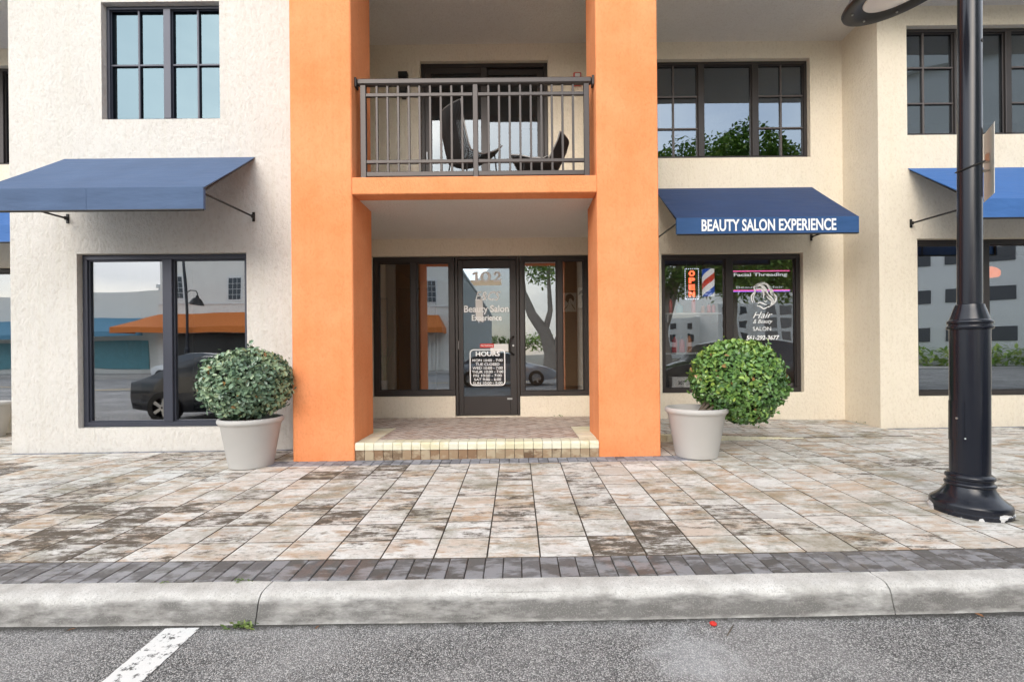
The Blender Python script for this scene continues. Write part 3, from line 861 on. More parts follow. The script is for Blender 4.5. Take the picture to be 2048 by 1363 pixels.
def window(hole, yf, mull=(), vm=(), hm=(), fw=.055, recess=.07, fmat='frame', gmat='glass', mmat=None, dep=.09):
    """frame mesh as the window, each glazed light and the muntin bars as its pieces"""
    x0, x1, z0, z1 = hole
    y0, y1 = yf + recess, yf + recess + dep
    g = .004
    mb = MB()
    mb.bbox(x0 + g, x1 - g, y0, y1, z1 - fw, z1 - g, .004); mb.bbox(x0 + g, x1 - g, y0, y1, z0 + g, z0 + fw, .004)
    mb.bbox(x0 + g, x0 + fw, y0, y1, z0 + fw, z1 - fw, .004); mb.bbox(x1 - fw, x1 - g, y0, y1, z0 + fw, z1 - fw, .004)
    for (a, b_) in mull: mb.bbox(a, b_, y0 - .006, y1, z0 + fw, z1 - fw, .004)
    wobj = mb.build('window', M[fmat], B)
    edges = [x0 + fw] + [q for m_ in mull for q in m_] + [x1 - fw]
    for k in range(0, len(edges), 2):
        a, b_ = edges[k], edges[k + 1]
        p = MB(); p.box(a + .001, b_ - .001, y0 + .045, y0 + .052, z0 + fw + .001, z1 - fw - .001)
        p.build('pane', M[gmat], wobj)
        bd = .008 if fw < .05 else .016
        q = MB(); q.bbox(a, a + bd, y0 + .022, y0 + .043, z0 + fw, z1 - fw, .003); q.bbox(b_ - bd, b_, y0 + .022, y0 + .043, z0 + fw, z1 - fw, .003)
        q.bbox(a + bd, b_ - bd, y0 + .022, y0 + .043, z0 + fw, z0 + fw + bd, .003); q.bbox(a + bd, b_ - bd, y0 + .022, y0 + .043, z1 - fw - bd, z1 - fw, .003)
        q.build('glazing_bead', M[fmat], wobj)
        vv = [x for x in vm if a < x < b_]
        if vv:
            q = MB()
            for x in vv: q.bbox(x - .012, x + .012, y0 + .018, y0 + .043, z0 + fw, z1 - fw, .003)
            for z in hm: q.bbox(a, b_, y0 + .021, y0 + .0425, z - .012, z + .012, .003)
            q.build('muntin', M[mmat or fmat], wobj)
    return wobj
window(W_LU, YL, [(-4.455, -4.363)], [-4.784, -4.030], [4.890], fmat='frame_blue', gmat='glass_mirror', fw=.042)
window(W_LL, YL, [(-4.497, -4.377)], fmat='frame_blue', gmat='glass', fw=.065)
window(W_RU, YD, [(2.909, 3.003), (3.764, 3.866)], [2.524, 4.235], [4.716, 5.222], gmat='glass_up', mmat='muntin', fw=.05)
window(W_RL, YD, [(3.316, 3.434)], gmat='glass_salon', fw=.07)
window(W_WU, YW, [(6.30, 6.40), (7.027, 7.112)], [5.868, 7.5], [4.70, 5.21], gmat='glass_up', mmat='muntin', fw=.05)
window(W_WL, YW, [(6.656, 6.769)], gmat='glass_door', fw=.07)
window(W_SL, YD, [(-1.671, -1.581)], gmat='glass_door', fw=.09, recess=.05)
window(W_SR, YD, [(.640, .726)], gmat='glass_door', fw=.075, recess=.05)
window((-9.0, -6.7, .40, 2.6), YD, [(-7.9, -7.8)], gmat='glass', fw=.07)
window((-9.0, -6.6, 4.212, 5.765), YD, [(-8.2, -8.1), (-7.4, -7.3)], [-7.0], [4.716, 5.222], gmat='glass_up', fw=.05)

# entrance door: aluminium frame and leaf, vinyl lettering on the glass
dx0, dx1, dz0, dz1 = W_DO
y0 = YD + .05
mb = MB()
mb.bbox(dx0 + .004, dx0 + .045, y0, y0 + .11, dz0, dz1 - .004, .004); mb.bbox(dx1 - .045, dx1 - .004, y0, y0 + .11, dz0, dz1 - .004, .004)
mb.bbox(dx0 + .045, dx1 - .045, y0, y0 + .11, dz1 - .05, dz1 - .004, .004)
mb.build('door_frame', M['frame'], B)
lx0, lx1, lz0, lz1 = dx0 + .049, dx1 - .049, dz0 + .006, dz1 - .054
gx0, gx1, gz0, gz1 = -0.846, -0.107, 0.505, 2.53
mb = MB(); ya, yb = y0 + .03, y0 + .075
mb.bbox(lx0, gx0, ya, yb, lz0, lz1, .004); mb.bbox(gx1, lx1, ya, yb, lz0, lz1, .004)
mb.bbox(gx0, gx1, ya, yb, lz0, gz0, .004); mb.bbox(gx0, gx1, ya, yb, gz1, lz1, .004)
DOOR = mb.build('door', M['frame'], B)
mb = MB(); mb.box(gx0 - .004, gx1 + .004, ya + .018, ya + .025, gz0 - .004, gz1 + .004); mb.build('pane', M['glass_leaf'], DOOR)
mb = MB(); mb.tube([(-.05, ya, 1.44), (-.06, ya - .035, 1.44), (-.085, ya - .06, 1.42), (-.115, ya - .065, 1.38), (-.12, ya - .065, 1.30), (-.115, ya - .065, 1.22), (-.085, ya - .06, 1.18), (-.06, ya - .035, 1.16), (-.05, ya, 1.16)], .013, 10)
mb.build('handle', M['black'], DOOR, smooth=True)
mb = MB(); mb.tube([(-.055, ya + .002, 1.30), (-.055, ya - .014, 1.30)], .016, 16); mb.build('lock_cylinder', M['chrome'], DOOR, smooth=True)
for hz in (.42, 1.25, 2.42):
    mb = MB(); mb.tube([(lx0 - .004, ya - .006, hz), (lx0 - .004, ya - .006, hz + .13)], .011, 10); mb.build('hinge', M['chrome'] if hz == 1.25 else M['frame'], DOOR, smooth=True)
mb = MB(); mb.box(-.158, -.078, ya - .003, ya + .001, .445, .472); mb.build('maker_plate', M['chrome'], DOOR)
yt = ya + .0175
def numeral_mesh():
    """slab-serif 1 0 2 drawn as outlines"""
    mb = MB()
    def strip(pts_o, pts_i):
        n = len(pts_o)
        for k in range(n - 1): mb.poly([(pts_o[k][0], yt - .003, pts_o[k][1]), (pts_o[k + 1][0], yt - .003, pts_o[k + 1][1]), (pts_i[k + 1][0], yt - .003, pts_i[k + 1][1]), (pts_i[k][0], yt - .003, pts_i[k][1])])
    z0, z1 = 2.315, 2.478; h = z1 - z0
    def bar(xa, xb, za, zb): mb.box(xa, xb, yt - .004, yt, za, zb)
    X = -.70
    bar(X + .048, X + .088, z0 + .022, z1); bar(X + .01, X + .125, z0, z0 + .022)
    mb.poly([(X + .048, yt - .004, z1), (X + .005, yt - .004, z1 - .028), (X + .005, yt - .004, z1 - .05), (X + .048, yt - .004, z1 - .04)])
    cx, cz = -.485, (z0 + z1) / 2; O = []; I = []
    for k in range(33):
        a = 2 * math.pi * k / 32; O.append((cx + .085 * math.cos(a), cz + h / 2 * math.sin(a))); I.append((cx + .038 * math.cos(a), cz + (h / 2 - .02) * math.sin(a)))
    strip(O, I)
    X = -.355; O = []; I = []
    for k in range(15):
        a = math.pi * 1.05 - math.pi * 1.25 * k / 14; O.append((X + .055 + .057 * math.cos(a), z1 - .05 + .05 * math.sin(a))); I.append((X + .052 + .022 * math.cos(a), z1 - .05 + .03 * math.sin(a)))
    O.append((X + .045, z0 + .04)); I.append((X - .002, z0 + .022)); strip(O, I)
    bar(X - .004, X + .118, z0, z0 + .03); bar(X + .098, X + .118, z0 + .03, z0 + .055)
    return mb.build('lettering', M['lettering'], DOOR)
numeral_mesh()
mb = MB(); mb.poly([(-.735, yt - .001, 2.34), (-.68, yt - .001, 2.258), (-.232, yt - .001, 2.262), (-.25, yt - .001, 2.345)]); mb.poly([(-.735, yt + .0005, 2.34), (-.25, yt + .0005, 2.345), (-.232, yt + .0005, 2.262), (-.68, yt + .0005, 2.258)]); mb.build('paper_strip', M['paper'], DOOR)
mb = MB(); mb.poly([(-.652, yt - .001, 2.04), (-.648, yt - .001, 1.73), (-.53, yt - .001, 1.672), (-.535, yt - .001, 2.03)]); mb.build('paper_strip', M['paper_white'], DOOR)
text_mesh('lettering', "E&CS", M['lettering'], DOOR, -.655, -.25, 2.02, 2.165, yt, .004, .35)
text_mesh('lettering', "Beauty Salon", M['lettering'], DOOR, -.835, -.122, 1.80, 1.945, yt, .022)
text_mesh('lettering', "Experience", M['lettering'], DOOR, -.712, -.235, 1.67, 1.793, yt, .022)
mb = MB(); mb.bbox(-.585, -.365, yt - .006, yt, 1.268, 1.335, .002); sgn = mb.build('red_sticker', M['red'], DOOR)
text_mesh('lettering', "No Soliciting", M['lettering'], DOOR, -.570, -.380, 1.282, 1.322, yt - .006)
mb = MB(); mb.box(-.42, -.135, yt - .002, yt, 1.21, 1.328); mb.build('paper_notice', M['paper_white'], DOOR)
def rounded_frame(x0, x1, z0, z1, r, t, y, name):
    O = []; I = []
    for (cx, cz, a0) in ((x1 - r, z1 - r, 0), (x0 + r, z1 - r, 90), (x0 + r, z0 + r, 180), (x1 - r, z0 + r, 270)):
        for k in range(7):
            a = R(a0 + 15 * k); O.append((cx + r * math.cos(a), cz + r * math.sin(a))); I.append((cx + (r - t) * math.cos(a), cz + (r - t) * math.sin(a)))
    mb = MB(); n = len(O)
    for k in range(n):
        k2 = (k + 1) % n
        mb.poly([(O[k][0], y, O[k][1]), (O[k2][0], y, O[k2][1]), (I[k2][0], y, I[k2][1]), (I[k][0], y, I[k][1])][::-1])
    return mb.build(name, M['lettering'], DOOR)
rounded_frame(-.752, -.186, .665, 1.246, .065, .016, yt - .003, 'hours_border')
text_mesh('lettering', "HOURS", M['lettering'], DOOR, -.655, -.272, 1.135, 1.212, yt, .03)
rows = ["MON 10:00 - 7:00", "TUE CLOSED", "WED 10:00 - 7:00", "THUR 10:00 - 7:00", "FRI 10:00 - 7:00", "SAT 9:00 - 6:00", "SUN 10:00 - 5:00"]
rw = [.24, .19, .24, .25, .225, .215, .235]
for k, (s_, hw) in enumerate(zip(rows, rw)):
    zc = 1.068 - k * .0605
    text_mesh('lettering', s_, M['lettering'], DOOR, -.468 - hw, -.468 + hw, zc - .02, zc + .023, yt, .014)

# balcony sliding door
bx0, bx1, bz0, bz1 = W_BD
y0 = YD + .06
mb = MB(); f = .06
mb.bbox(bx0 + .003, bx0 + f, y0, y0 + .12, bz0, bz1 - .003, .004); mb.bbox(bx1 - f, bx1 - .003, y0, y0 + .12, bz0, bz1 - .003, .004)
mb.bbox(bx0 + f, bx1 - f, y0, y0 + .12, bz1 - f, bz1 - .003, .004); mb.bbox(bx0 + f, bx1 - f, y0, y0 + .12, bz0, bz0 + .05, .004)
SD = mb.build('sliding_door', M['frame'], B)
for (a, b_, yy) in ((bx0 + f, -.43, y0 + .012), (-.53, bx1 - f, y0 + .062)):
    st_ = .105
    mb = MB()
    mb.bbox(a, a + st_, yy, yy + .04, bz0 + .05, bz1 - f, .004); mb.bbox(b_ - st_, b_, yy, yy + .04, bz0 + .05, bz1 - f, .004)
    mb.bbox(a + st_, b_ - st_, yy, yy + .04, bz1 - f - .09, bz1 - f, .004); mb.bbox(a + st_, b_ - st_, yy, yy + .04, bz0 + .05, bz0 + .16, .004)
    mb.build('sash', M['frame'], SD)
    mb = MB(); mb.box(a + st_, b_ - st_, yy + .017, yy + .024, bz0 + .16, bz1 - f - .09); mb.build('pane', M['glass_slider'], SD)
    mb = MB(); hx = a + .03 if yy < y0 + .04 else b_ - .03
    mb.tube([(hx, yy, 4.36), (hx, yy - .03, 4.36), (hx, yy - .03, 4.20), (hx, yy, 4.20)], .009, 8); mb.build('handle', M['chrome'], SD, smooth=True)

# ------------------------------------------------------------------ balcony railing
RY = 5.30
RL = thing('balcony_railing', 'grey-brown metal railing with square balusters across the orange balcony', 'railing', (0, 0, 0))
def rbox(name, *a, r=.004):
    mb = MB(); mb.bbox(*a, r); return mb.build(name, M['rail'], RL)
rbox('post', -1.772, -1.708, RY - .025, RY + .025, 3.163, 4.262); rbox('post', .795, .857, RY - .025, RY + .025, 3.163, 4.262); rbox('post', -.480, -.422, RY - .025, RY + .025, 3.163, 4.262)
mb = MB(); mb.bbox(-1.806, .888, RY - .037, RY + .037, 4.262, 4.335, .014)
mb.build('handrail', M['rail'], RL)
for (a, b_) in ((-1.831, -1.807), (.889, .915)):
    mb = MB(); mb.bbox(a, b_, RY - .045, RY + .045, 4.235, 4.345, .006); mb.build('wall_bracket', M['rail'], RL)
for (z0, z1) in ((4.132, 4.172), (3.366, 3.406), (3.216, 3.270)):
    for (a, b_) in ((-1.708, -.480), (-.422, .795)):
        rbox('rail', a, b_, RY - .018, RY + .018, z0, z1)
bal = None
nbal = 9
for (a, b_) in ((-1.708, -.480), (-.422, .795)):
    for k in range(nbal):
        x = a + (b_ - a) * (k + 1) / (nbal + 1)
        if bal is None:
            mb = MB(); mb.bbox(-.0125, .0125, -.0125, .0125, 3.27, 4.262, .002); bal = o = mb.build('baluster', M['rail'], RL)
        else:
            o = bal.copy(); sc.collection.objects.link(o); o.parent = RL
        o.location = (x, RY + .0005, 0)

# ------------------------------------------------------------------ awnings
def awning(x0, x1, yw, top, mats, label, ztop=3.72, zf=2.955, zv=2.738, proj=.97, text=None, bx=(0, 0), skirt_seam=None, group='blue canvas awnings along the front'):
    o = thing('awning', label, 'awning', ((x0 + x1) / 2, yw, zf), group)
    ox, oy, oz = o.location
    yf = yw - proj
    mb = MB()
    nseg = 24
    # sloped canvas with the slightest sag between the ribs, closed on both sides
    def P(u, v):
        sag = -.012 * math.sin(math.pi * v) * (0.4 + .6 * abs(math.sin(math.pi * u * 3)))
        return (x0 + (x1 - x0) * u - ox, yw - .004 - (proj - .004) * v - oy, ztop + (zf - ztop) * v + sag - oz)
    for i in range(nseg + 1):
        for j in range(9): mb.vert(P(i / nseg, j / 8))
    for i in range(nseg):
        for j in range(8):
            a = i * 9 + j; mb.face((a, a + 1, a + 10, a + 9))
    mb2 = len(mb.v)
    for i in range(nseg + 1):
        for j in range(9):
            p = P(i / nseg, j / 8); mb.vert((p[0], p[1] + .004, p[2] - .008))
    for i in range(nseg):
        for j in range(8):
            a = mb2 + i * 9 + j; mb.face((a, a + 9, a + 10, a + 1))
    for i in (0, nseg):
        for j in range(8):
            a = i * 9 + j; mb.face((a, a + 1, mb2 + a + 1, mb2 + a))
    mb.build('canopy', mats[0], o, smooth=True)
    mb = MB(); mb.bbox(x0 - ox, x1 - ox, yf - .006 - oy, yf - oy, zv - oz, zf + .002 - oz, .002)
    for sx_ in (x0, x1 - .006): mb.bbox(sx_ - ox, sx_ + .006 - ox, yf + .001 - oy, yf + .03 - oy, zv - oz, zf - .012 - oz, .002)
    val = mb.build('valance', mats[1], o)
    if skirt_seam:
        mb = MB(); mb.box(skirt_seam - .003 - ox, skirt_seam + .003 - ox, yf - .008 - oy, yf - .006 - oy, zv - oz, zf - oz); mb.build('seam', mats[0], val)
    mb = MB(); mb.bbox(x0 + .008 - ox, x1 - .008 - ox, yf + .002 - oy, yf + .022 - oy, zv - .012 - oz, zv + .010 - oz, .003)
    mb.bbox(x0 - ox, x1 - ox, yf - .0075 - oy, yf + .0012 - oy, zv - .009 - oz, zv + .004 - oz, .002)
    mb.build('hem_bar', M['black'], o)
    for xx in (x0 + .02, x1 - .02, (x0 + x1) / 2):
        mb = MB(); mb.tube([(xx - ox, yw - .02 - oy, ztop - .035 - oz), (xx - ox, yf + .02 - oy, zf - .035 - oz), (xx - ox, yf + .016 - oy, zv - oz)], .011, 8)
        mb.build('frame_rib', M['black'], o, smooth=True)
    for xx, ins in ((x0, .03), (x1, -.02)):
        mb = MB(); zb = 2.915 if x0 < 0 else 2.955
        mb.tube([(xx + ins - ox, yf + .03 - oy, zf - .055 - oz), (xx + ins - ox, yw - .03 - oy, zb - oz)], .0125, 8)
        mb.bbox(xx + ins - .018 - ox, xx + ins + .018 - ox, yw - .012 - oy, yw - oy, zb - .06 - oz, zb + .06 - oz, .005)
        mb.bbox(xx + ins - .012 - ox, xx + ins + .012 - ox, yw - .045 - oy, yw - .01 - oy, zb - .022 - oz, zb + .022 - oz, .004)
        mb.build('brace', M['black'], o, smooth=True)
    if text: text_mesh('lettering', text[0], M['lettering'], val, text[1] - ox, text[2] - ox, text[3] - oz, text[4] - oz, yf - .006 - oy, .022, 0, .002)
    return o
awning(-5.655, -3.268, YL, 0, (M['awn_pale'], M['awn_pale']), 'faded pale blue awning without lettering over the large plain two-pane window', 3.665, 2.945, 2.713, .955, skirt_seam=-4.50)
awning(2.180, 4.655, YD, 0, (M['awn_navy'], M['val_navy']), 'dark navy awning lettered BEAUTY SALON EXPERIENCE', 3.735, 2.985, 2.765, .98, text=('BEAUTY SALON EXPERIENCE', 2.52, 4.345, 2.800, 2.962))
awning(5.560, 8.05, YW, 0, (M['awn_blue'], M['awn_blue']), 'bright blue awning behind the black lamp post', 3.735, 2.975, 2.747, .98)
awning(-9.05, -6.62, YD, 0, (M['awn_blue'], M['awn_blue']), 'blue awning in the recess beyond the pale stucco wall, cut by the picture edge', 3.735, 2.975, 2.747, .98)

# ------------------------------------------------------------------ lamp post
def lamp_paint():
    m, n, l, b = newmat('black_post_paint')
    b.inputs['Roughness'].default_value = 0.38
    b.inputs['Specular IOR Level'].default_value = 0.45
    t = n.new('ShaderNodeTexCoord')
    sp = n.new('ShaderNodeSeparateXYZ'); l.new(t.outputs['Object'], sp.inputs[0])
    no = n.new('ShaderNodeTexNoise'); no.inputs['Scale'].default_value = 7; no.inputs['Detail'].default_value = 6; no.inputs['Roughness'].default_value = .55
    l.new(t.outputs['Object'], no.inputs['Vector'])
    hz = n.new('ShaderNodeMapRange'); hz.inputs['From Min'].default_value = 0.035; hz.inputs['From Max'].default_value = 0.075; hz.inputs['To Min'].default_value = 0.10; hz.inputs['To Max'].default_value = -0.32
    l.new(sp.outputs['Z'], hz.inputs['Value'])
    ad = n.new('ShaderNodeMath'); l.new(no.outputs['Fac'], ad.inputs[0]); l.new(hz.outputs['Result'], ad.inputs[1])
    n2 = n.new('ShaderNodeTexVoronoi'); n2.inputs['Scale'].default_value = 12
    l.new(t.outputs['Object'], n2.inputs['Vector'])
    c2 = n.new('ShaderNodeSeparateColor'); l.new(n2.outputs['Color'], c2.inputs['Color'])
    pk = n.new('ShaderNodeMath'); pk.operation = 'GREATER_THAN'; pk.inputs[1].default_value = .90; l.new(c2.outputs['Red'], pk.inputs[0])
    ds = n.new('ShaderNodeMath'); ds.operation = 'LESS_THAN'; ds.inputs[1].default_value = .075; l.new(n2.outputs['Distance'], ds.inputs[0])
    lo = n.new('ShaderNodeMath'); lo.operation = 'LESS_THAN'; lo.inputs[1].default_value = 1.0; l.new(sp.outputs['Z'], lo.inputs[0])
    m1 = n.new('ShaderNodeMath'); m1.operation = 'MULTIPLY'; l.new(pk.outputs[0], m1.inputs[0]); l.new(ds.outputs[0], m1.inputs[1])
    m2 = n.new('ShaderNodeMath'); m2.operation = 'MULTIPLY'; l.new(m1.outputs[0], m2.inputs[0]); l.new(lo.outputs[0], m2.inputs[1])
    gt = n.new('ShaderNodeMath'); gt.operation = 'GREATER_THAN'; gt.inputs[1].default_value = .60; l.new(ad.outputs[0], gt.inputs[0])
    mxm = n.new('ShaderNodeMath'); mxm.operation = 'MAXIMUM'; l.new(gt.outputs[0], mxm.inputs[0]); l.new(m2.outputs[0], mxm.inputs[1])
    mi = n.new('ShaderNodeMix'); mi.data_type = 'RGBA'; mi.inputs['A'].default_value = (.010, .012, .019, 1); mi.inputs['B'].default_value = (.62, .62, .62, 1)
    l.new(mxm.outputs[0], mi.inputs['Factor']); l.new(mi.outputs['Result'], b.inputs['Base Color'])
    n4 = n.new('ShaderNodeTexNoise'); n4.inputs['Scale'].default_value = 9; n4.inputs['Detail'].default_value = 5; l.new(t.outputs['Object'], n4.inputs['Vector'])
    rr = n.new('ShaderNodeMapRange'); rr.inputs['To Min'].default_value = .15; rr.inputs['To Max'].default_value = .30; l.new(n4.outputs['Fac'], rr.inputs['Value']); l.new(rr.outputs['Result'], b.inputs['Roughness'])
    return m
M['post'] = lamp_paint()
PX, PY = 3.335, 3.40
def lp_(prof): return [(r * .77, z * 1.069) for r, z in prof]
LP = thing('street_lamp', 'black cast lamp post with a chipped flared base standing on the pavers', 'street lamp', (PX, PY, ground(PX, PY)), 'street lamps')
LP.rotation_euler = (0, R(.55), 0)
mb = MB(); mb.lathe(lp_([(.300, -.02), (.303, .0), (.304, .02), (.296, .026), (.297, .058), (.292, .070), (.276, .082), (.246, .098), (.218, .118), (.196, .142), (.182, .162), (.176, .176), (.184, .182), (.187, .191), (.182, .200), (.168, .206), (.166, .222), (.178, .228), (.182, .238), (.177, .250), (.162, .258), (.150, .264)]), 56)
mb.build('base', M['post'], LP, smooth=True)
mb = MB(); mb.lathe(lp_([(.147, .264), (.147, 1.262)]), 56, cap=False); mb.build('lower_shaft', M['post'], LP, smooth=True)
mb = MB(); mb.lathe(lp_([(.147, 1.248), (.163, 1.252), (.169, 1.262), (.165, 1.274), (.155, 1.278), (.155, 1.286), (.164, 1.291), (.167, 1.302), (.160, 1.312), (.147, 1.318), (.120, 1.385), (.110, 1.405), (.106, 1.420), (.095, 1.425)]), 56); mb.build('collar', M['post'], LP, smooth=True)
mb = MB(); mb.lathe(lp_([(.092, 1.42), (.088, 3.6), (.078, 7.0)]), 40); mb.build('upper_shaft', M['post'], LP, smooth=True)
# access panel curved to the shaft, on its street-left side
mb = MB(); n = 10; a0, a1 = R(152), R(212)
for i in range(n + 1):
    a = a0 + (a1 - a0) * i / n
    for z in (.52, .81):
        for r in (.1120, .1195): mb.vert((r * math.cos(a), r * math.sin(a), z))
for i in range(n):
    q = i * 4
    mb.face((q + 1, q + 5, q + 7, q + 3)); mb.face((q + 2, q + 3, q + 7, q + 6)); mb.face((q, q + 4, q + 5, q + 1))
mb.face((0, 1, 3, 2)); mb.face((n * 4, n * 4 + 2, n * 4 + 3, n * 4 + 1))
pan = mb.build('access_panel', M['post'], LP)
mb = MB(); a = R(192); mb.tube([(.119 * math.cos(a), .119 * math.sin(a), .685), (.125 * math.cos(a), .125 * math.sin(a), .685)], .007, 12); mb.build('bolt', M['chrome'], pan)
mb = MB(); a = R(-62); mb.tube([(.065 * math.cos(a), .065 * math.sin(a), 3.43), (.0705 * math.cos(a), .0705 * math.sin(a), 3.43)], .013, 14); mb.build('cable_hole', M['dark'], LP)
# pedestrian lantern on a scroll arm, bell shade seen from below
HX, HY, HZ = -.680, -.227, 3.635
tilt = Matrix.Rotation(R(-11), 4, 'Y') @ Matrix.Rotation(R(4), 4, 'X') @ Matrix.Scale(1.094, 4)
def shade_obj(name, prof, mat, seg=56, parent=LP, cap=False):
    mb = MB(); mb.lathe(prof, seg, cap=cap); o = mb.build(name, mat, parent, smooth=True)
    o.matrix_local = Matrix.Translation((HX, HY, HZ)) @ tilt
    return o
SH = shade_obj('lamp_shade', [(.205, .028), (.25, .012), (.305, .0), (.318, .006), (.322, .02), (.312, .035), (.28, .07), (.24, .15), (.19, .24), (.12, .31), (.07, .33), (.06, .42), (.03, .45)], M['black'])
o = shade_obj('lamp_lens', [(.205, .027), (.20, .02), (.17, .016), (.16, .008), (.08, -.01), (.001, -.016)], simple('opal_lens', (.88, .87, .84), .35, var=.03), parent=SH); o.matrix_local = Matrix()
for k in range(8):
    mb = MB(); a = 2 * math.pi * k / 8 + .2
    mb.tube([(.262 * math.cos(a), .262 * math.sin(a), .012), (.262 * math.cos(a), .262 * math.sin(a), .002)], .006, 8)
    mb.build('screw', M['chrome'], SH)
mb = MB(); top = Vector((HX, HY, HZ)) + tilt.to_3x3() @ Vector((0, 0, .45))
mb.tube([top, top + Vector((0, 0, .12)), top + Vector((.1, .04, .26)), (HX * .45, HY * .45, top.z + .30), (HX * .15, HY * .15, top.z + .2), (0, 0, top.z + .05)], .028, 12)
mb.build('arm', M['black'], LP, smooth=True)

# sign plate strapped to the post, seen almost edge-on
SG = thing('street_sign', 'bare metal sign plate seen edge-on, strapped to the black lamp post', 'sign', (3.519, 3.416, 2.544))
SG.scale = (1.069, 1.069, 1.069)
M['alu'] = simple('bare_aluminium', (.72, .68, .60), .5, .1, var=.1, vscale=8)
mb = MB(); mb.bbox(-.0015, .0015, -.118, .118, -.24, .24, .001); o = mb.build('plate', M['alu'], SG); o.rotation_euler = (0, R(.3), R(-33))
mb = MB()
mb.bbox(-.075, -.003, -.020, .020, .005, .011, .002); mb.bbox(-.009, -.003, -.02, .02, .011, .07, .002); mb.bbox(-.075, -.069, -.02, .02, -.05, .005, .002); mb.bbox(-.075, -.003, -.02, .02, -.056, -.05, .002)
mb.build('bracket', M['chrome'], SG)
mb = MB(); pts = []
for k in range(33):
    a = 2 * math.pi * k / 32
    pts.append((-.147 + .072 * math.cos(a), -.015 + .072 * math.sin(a), -.03 + .028 * math.cos(a)))
mb.tube(pts, .006, 6); mb.build('strap', M['black'], SG, smooth=True)

# ------------------------------------------------------------------ planters and clipped shrubs
def planter(x, y, z, label, s=1.0):
    o = thing('planter_pot', label, 'planter', (x, y, z), 'grey planter pots')
    mb = MB(); mb.lathe([(.215, 0), (.222, .004), (.226, .02), (.300, .455), (.305, .462), (.309, .475), (.318, .482), (.330, .494), (.334, .51), (.331, .528), (.322, .540), (.308, .543), (.296, .535), (.288, .50), (.283, .45)], 56, cap=False)
    mb.face(list(range(56))[::-1])
    mb.build('pot', M['pot'], o, smooth=True)
    mb = MB(); mb.lathe([(.286, .47), (.15, .485), (.001, .49)], 32, cap=False); mb.build('soil', M['soil'], o, smooth=True)
    o.scale = (s, s, s)
    return o
def leaf(mb, p, d, up, L, W, fold=.25):
    """a pointed oval leaf of four faces folded on its midrib"""
    side = d.cross(up).normalized(); nrm = side.cross(d).normalized()
    pts = [(0, 0, 0), (.3, .42, fold), (.7, .40, fold * .8), (1, 0, -.1), (.7, -.40, fold * .8), (.3, -.42, fold), (.5, 0, 0)]
    b = len(mb.v)
    for (u, s_, h) in pts: mb.vert(p + d * (u * L) + side * (s_ * W) + nrm * (h * W * .5))
    mb.face((b, b + 6, b + 1)); mb.face((b + 1, b + 6, b + 3, b + 2)); mb.face((b, b + 5, b + 6)); mb.face((b + 6, b + 5, b + 4, b + 3))
def shrub(label, base, shape, n, mat, seed, leafL=.05, holes=0.0):
    """shape(dir)->radius vector offset: leaves are spread through the outer 12 cm of the crown"""
    rr = random.Random(seed)
    o = thing('topiary_shrub', label, 'shrub', base, 'clipped round shrubs in pots')
    c = shape['c']; rad = shape['r']
    def surf(d):
        k = 1 + .075 * mnoise.noise(d * 2.3 + Vector((seed, 0, 0))) +   .04 * mnoise.noise(d * 5.0 + Vector((0, seed, 0)))
        q = shape['f'](d)
        return Vector((d.x * rad[0] * q, d.y * rad[1] * q, d.z * rad[2] * q)) * k
    mb = MB()
    for i in range(n):
        z = rr.uniform(-1, 1); a = rr.uniform(0, 2 * math.pi); t = math.sqrt(1 - z * z)
        d = Vector((t * math.cos(a), t * math.sin(a), z))
        dep = rr.random() ** 1.6
        p = Vector(c) + surf(d) * (1.0 - .26 * dep)
        if rr.random() < .06: p += d * rr.uniform(.01, .065)
        if mnoise.noise(d * 4.0 + Vector((seed * 2, 5, 0))) < -.42 and rr.random() < .75: continue
        out = (d + Vector((rr.gauss(0, .55), rr.gauss(0, .55), rr.gauss(.15, .55)))).normalized()
        up = (d + Vector((rr.gauss(0, .5), rr.gauss(0, .5), rr.gauss(.3, .4)))).normalized()
        if abs(out.dot(up)) > .95: continue
        pt = .5 * mnoise.noise(p * 4.5 + Vector((seed * 3, 1, 1))) + .15 * d.z
        mb.col = (min(1, max(0, .42 + pt + rr.gauss(0, .20))), 0, 0)
        L = leafL * rr.uniform(.55, 1.45)
        if rr.random() < .012: mb.col = (0, 1, 0)
        leaf(mb, p, (out * .6 + d.cross(out).normalized() * rr.choice((-.8, .8))).normalized(), up, L, L * rr.uniform(.5, .68))
    mb.build('foliage', mat, o, tint=True)
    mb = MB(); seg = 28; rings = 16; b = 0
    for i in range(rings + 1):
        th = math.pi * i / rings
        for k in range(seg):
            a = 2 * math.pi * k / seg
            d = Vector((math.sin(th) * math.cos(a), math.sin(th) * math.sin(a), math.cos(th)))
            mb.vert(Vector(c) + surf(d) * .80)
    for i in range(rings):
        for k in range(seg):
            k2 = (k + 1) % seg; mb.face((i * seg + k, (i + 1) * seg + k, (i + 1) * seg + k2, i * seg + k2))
    mb.build('crown_core', M['core'], o, smooth=True)  # near-black solid put inside the crown, behind the leaves
    mb = MB()
    for k in range(5):
        a = k * 1.3; mb.tube([(shape['stem'][0] + .03 * math.cos(a), shape['stem'][1] + .03 * math.sin(a), shape['stem'][2]), Vector(c) * .45 + Vector((.08 * math.cos(a), .08 * math.sin(a), shape['stem'][2] * .5)), Vector(c) + Vector((.2 * math.cos(a), .15 * math.sin(a), -.1))], [.02, .016, .01], 6)
    mb.build('stem', M['wood'], o, smooth=True)
    return o
lp = (-2.905, 5.02); zl = ground(*lp)
planter(*lp, zl, 'grey pot against the pale stucco wall, left of the orange portal', .97)
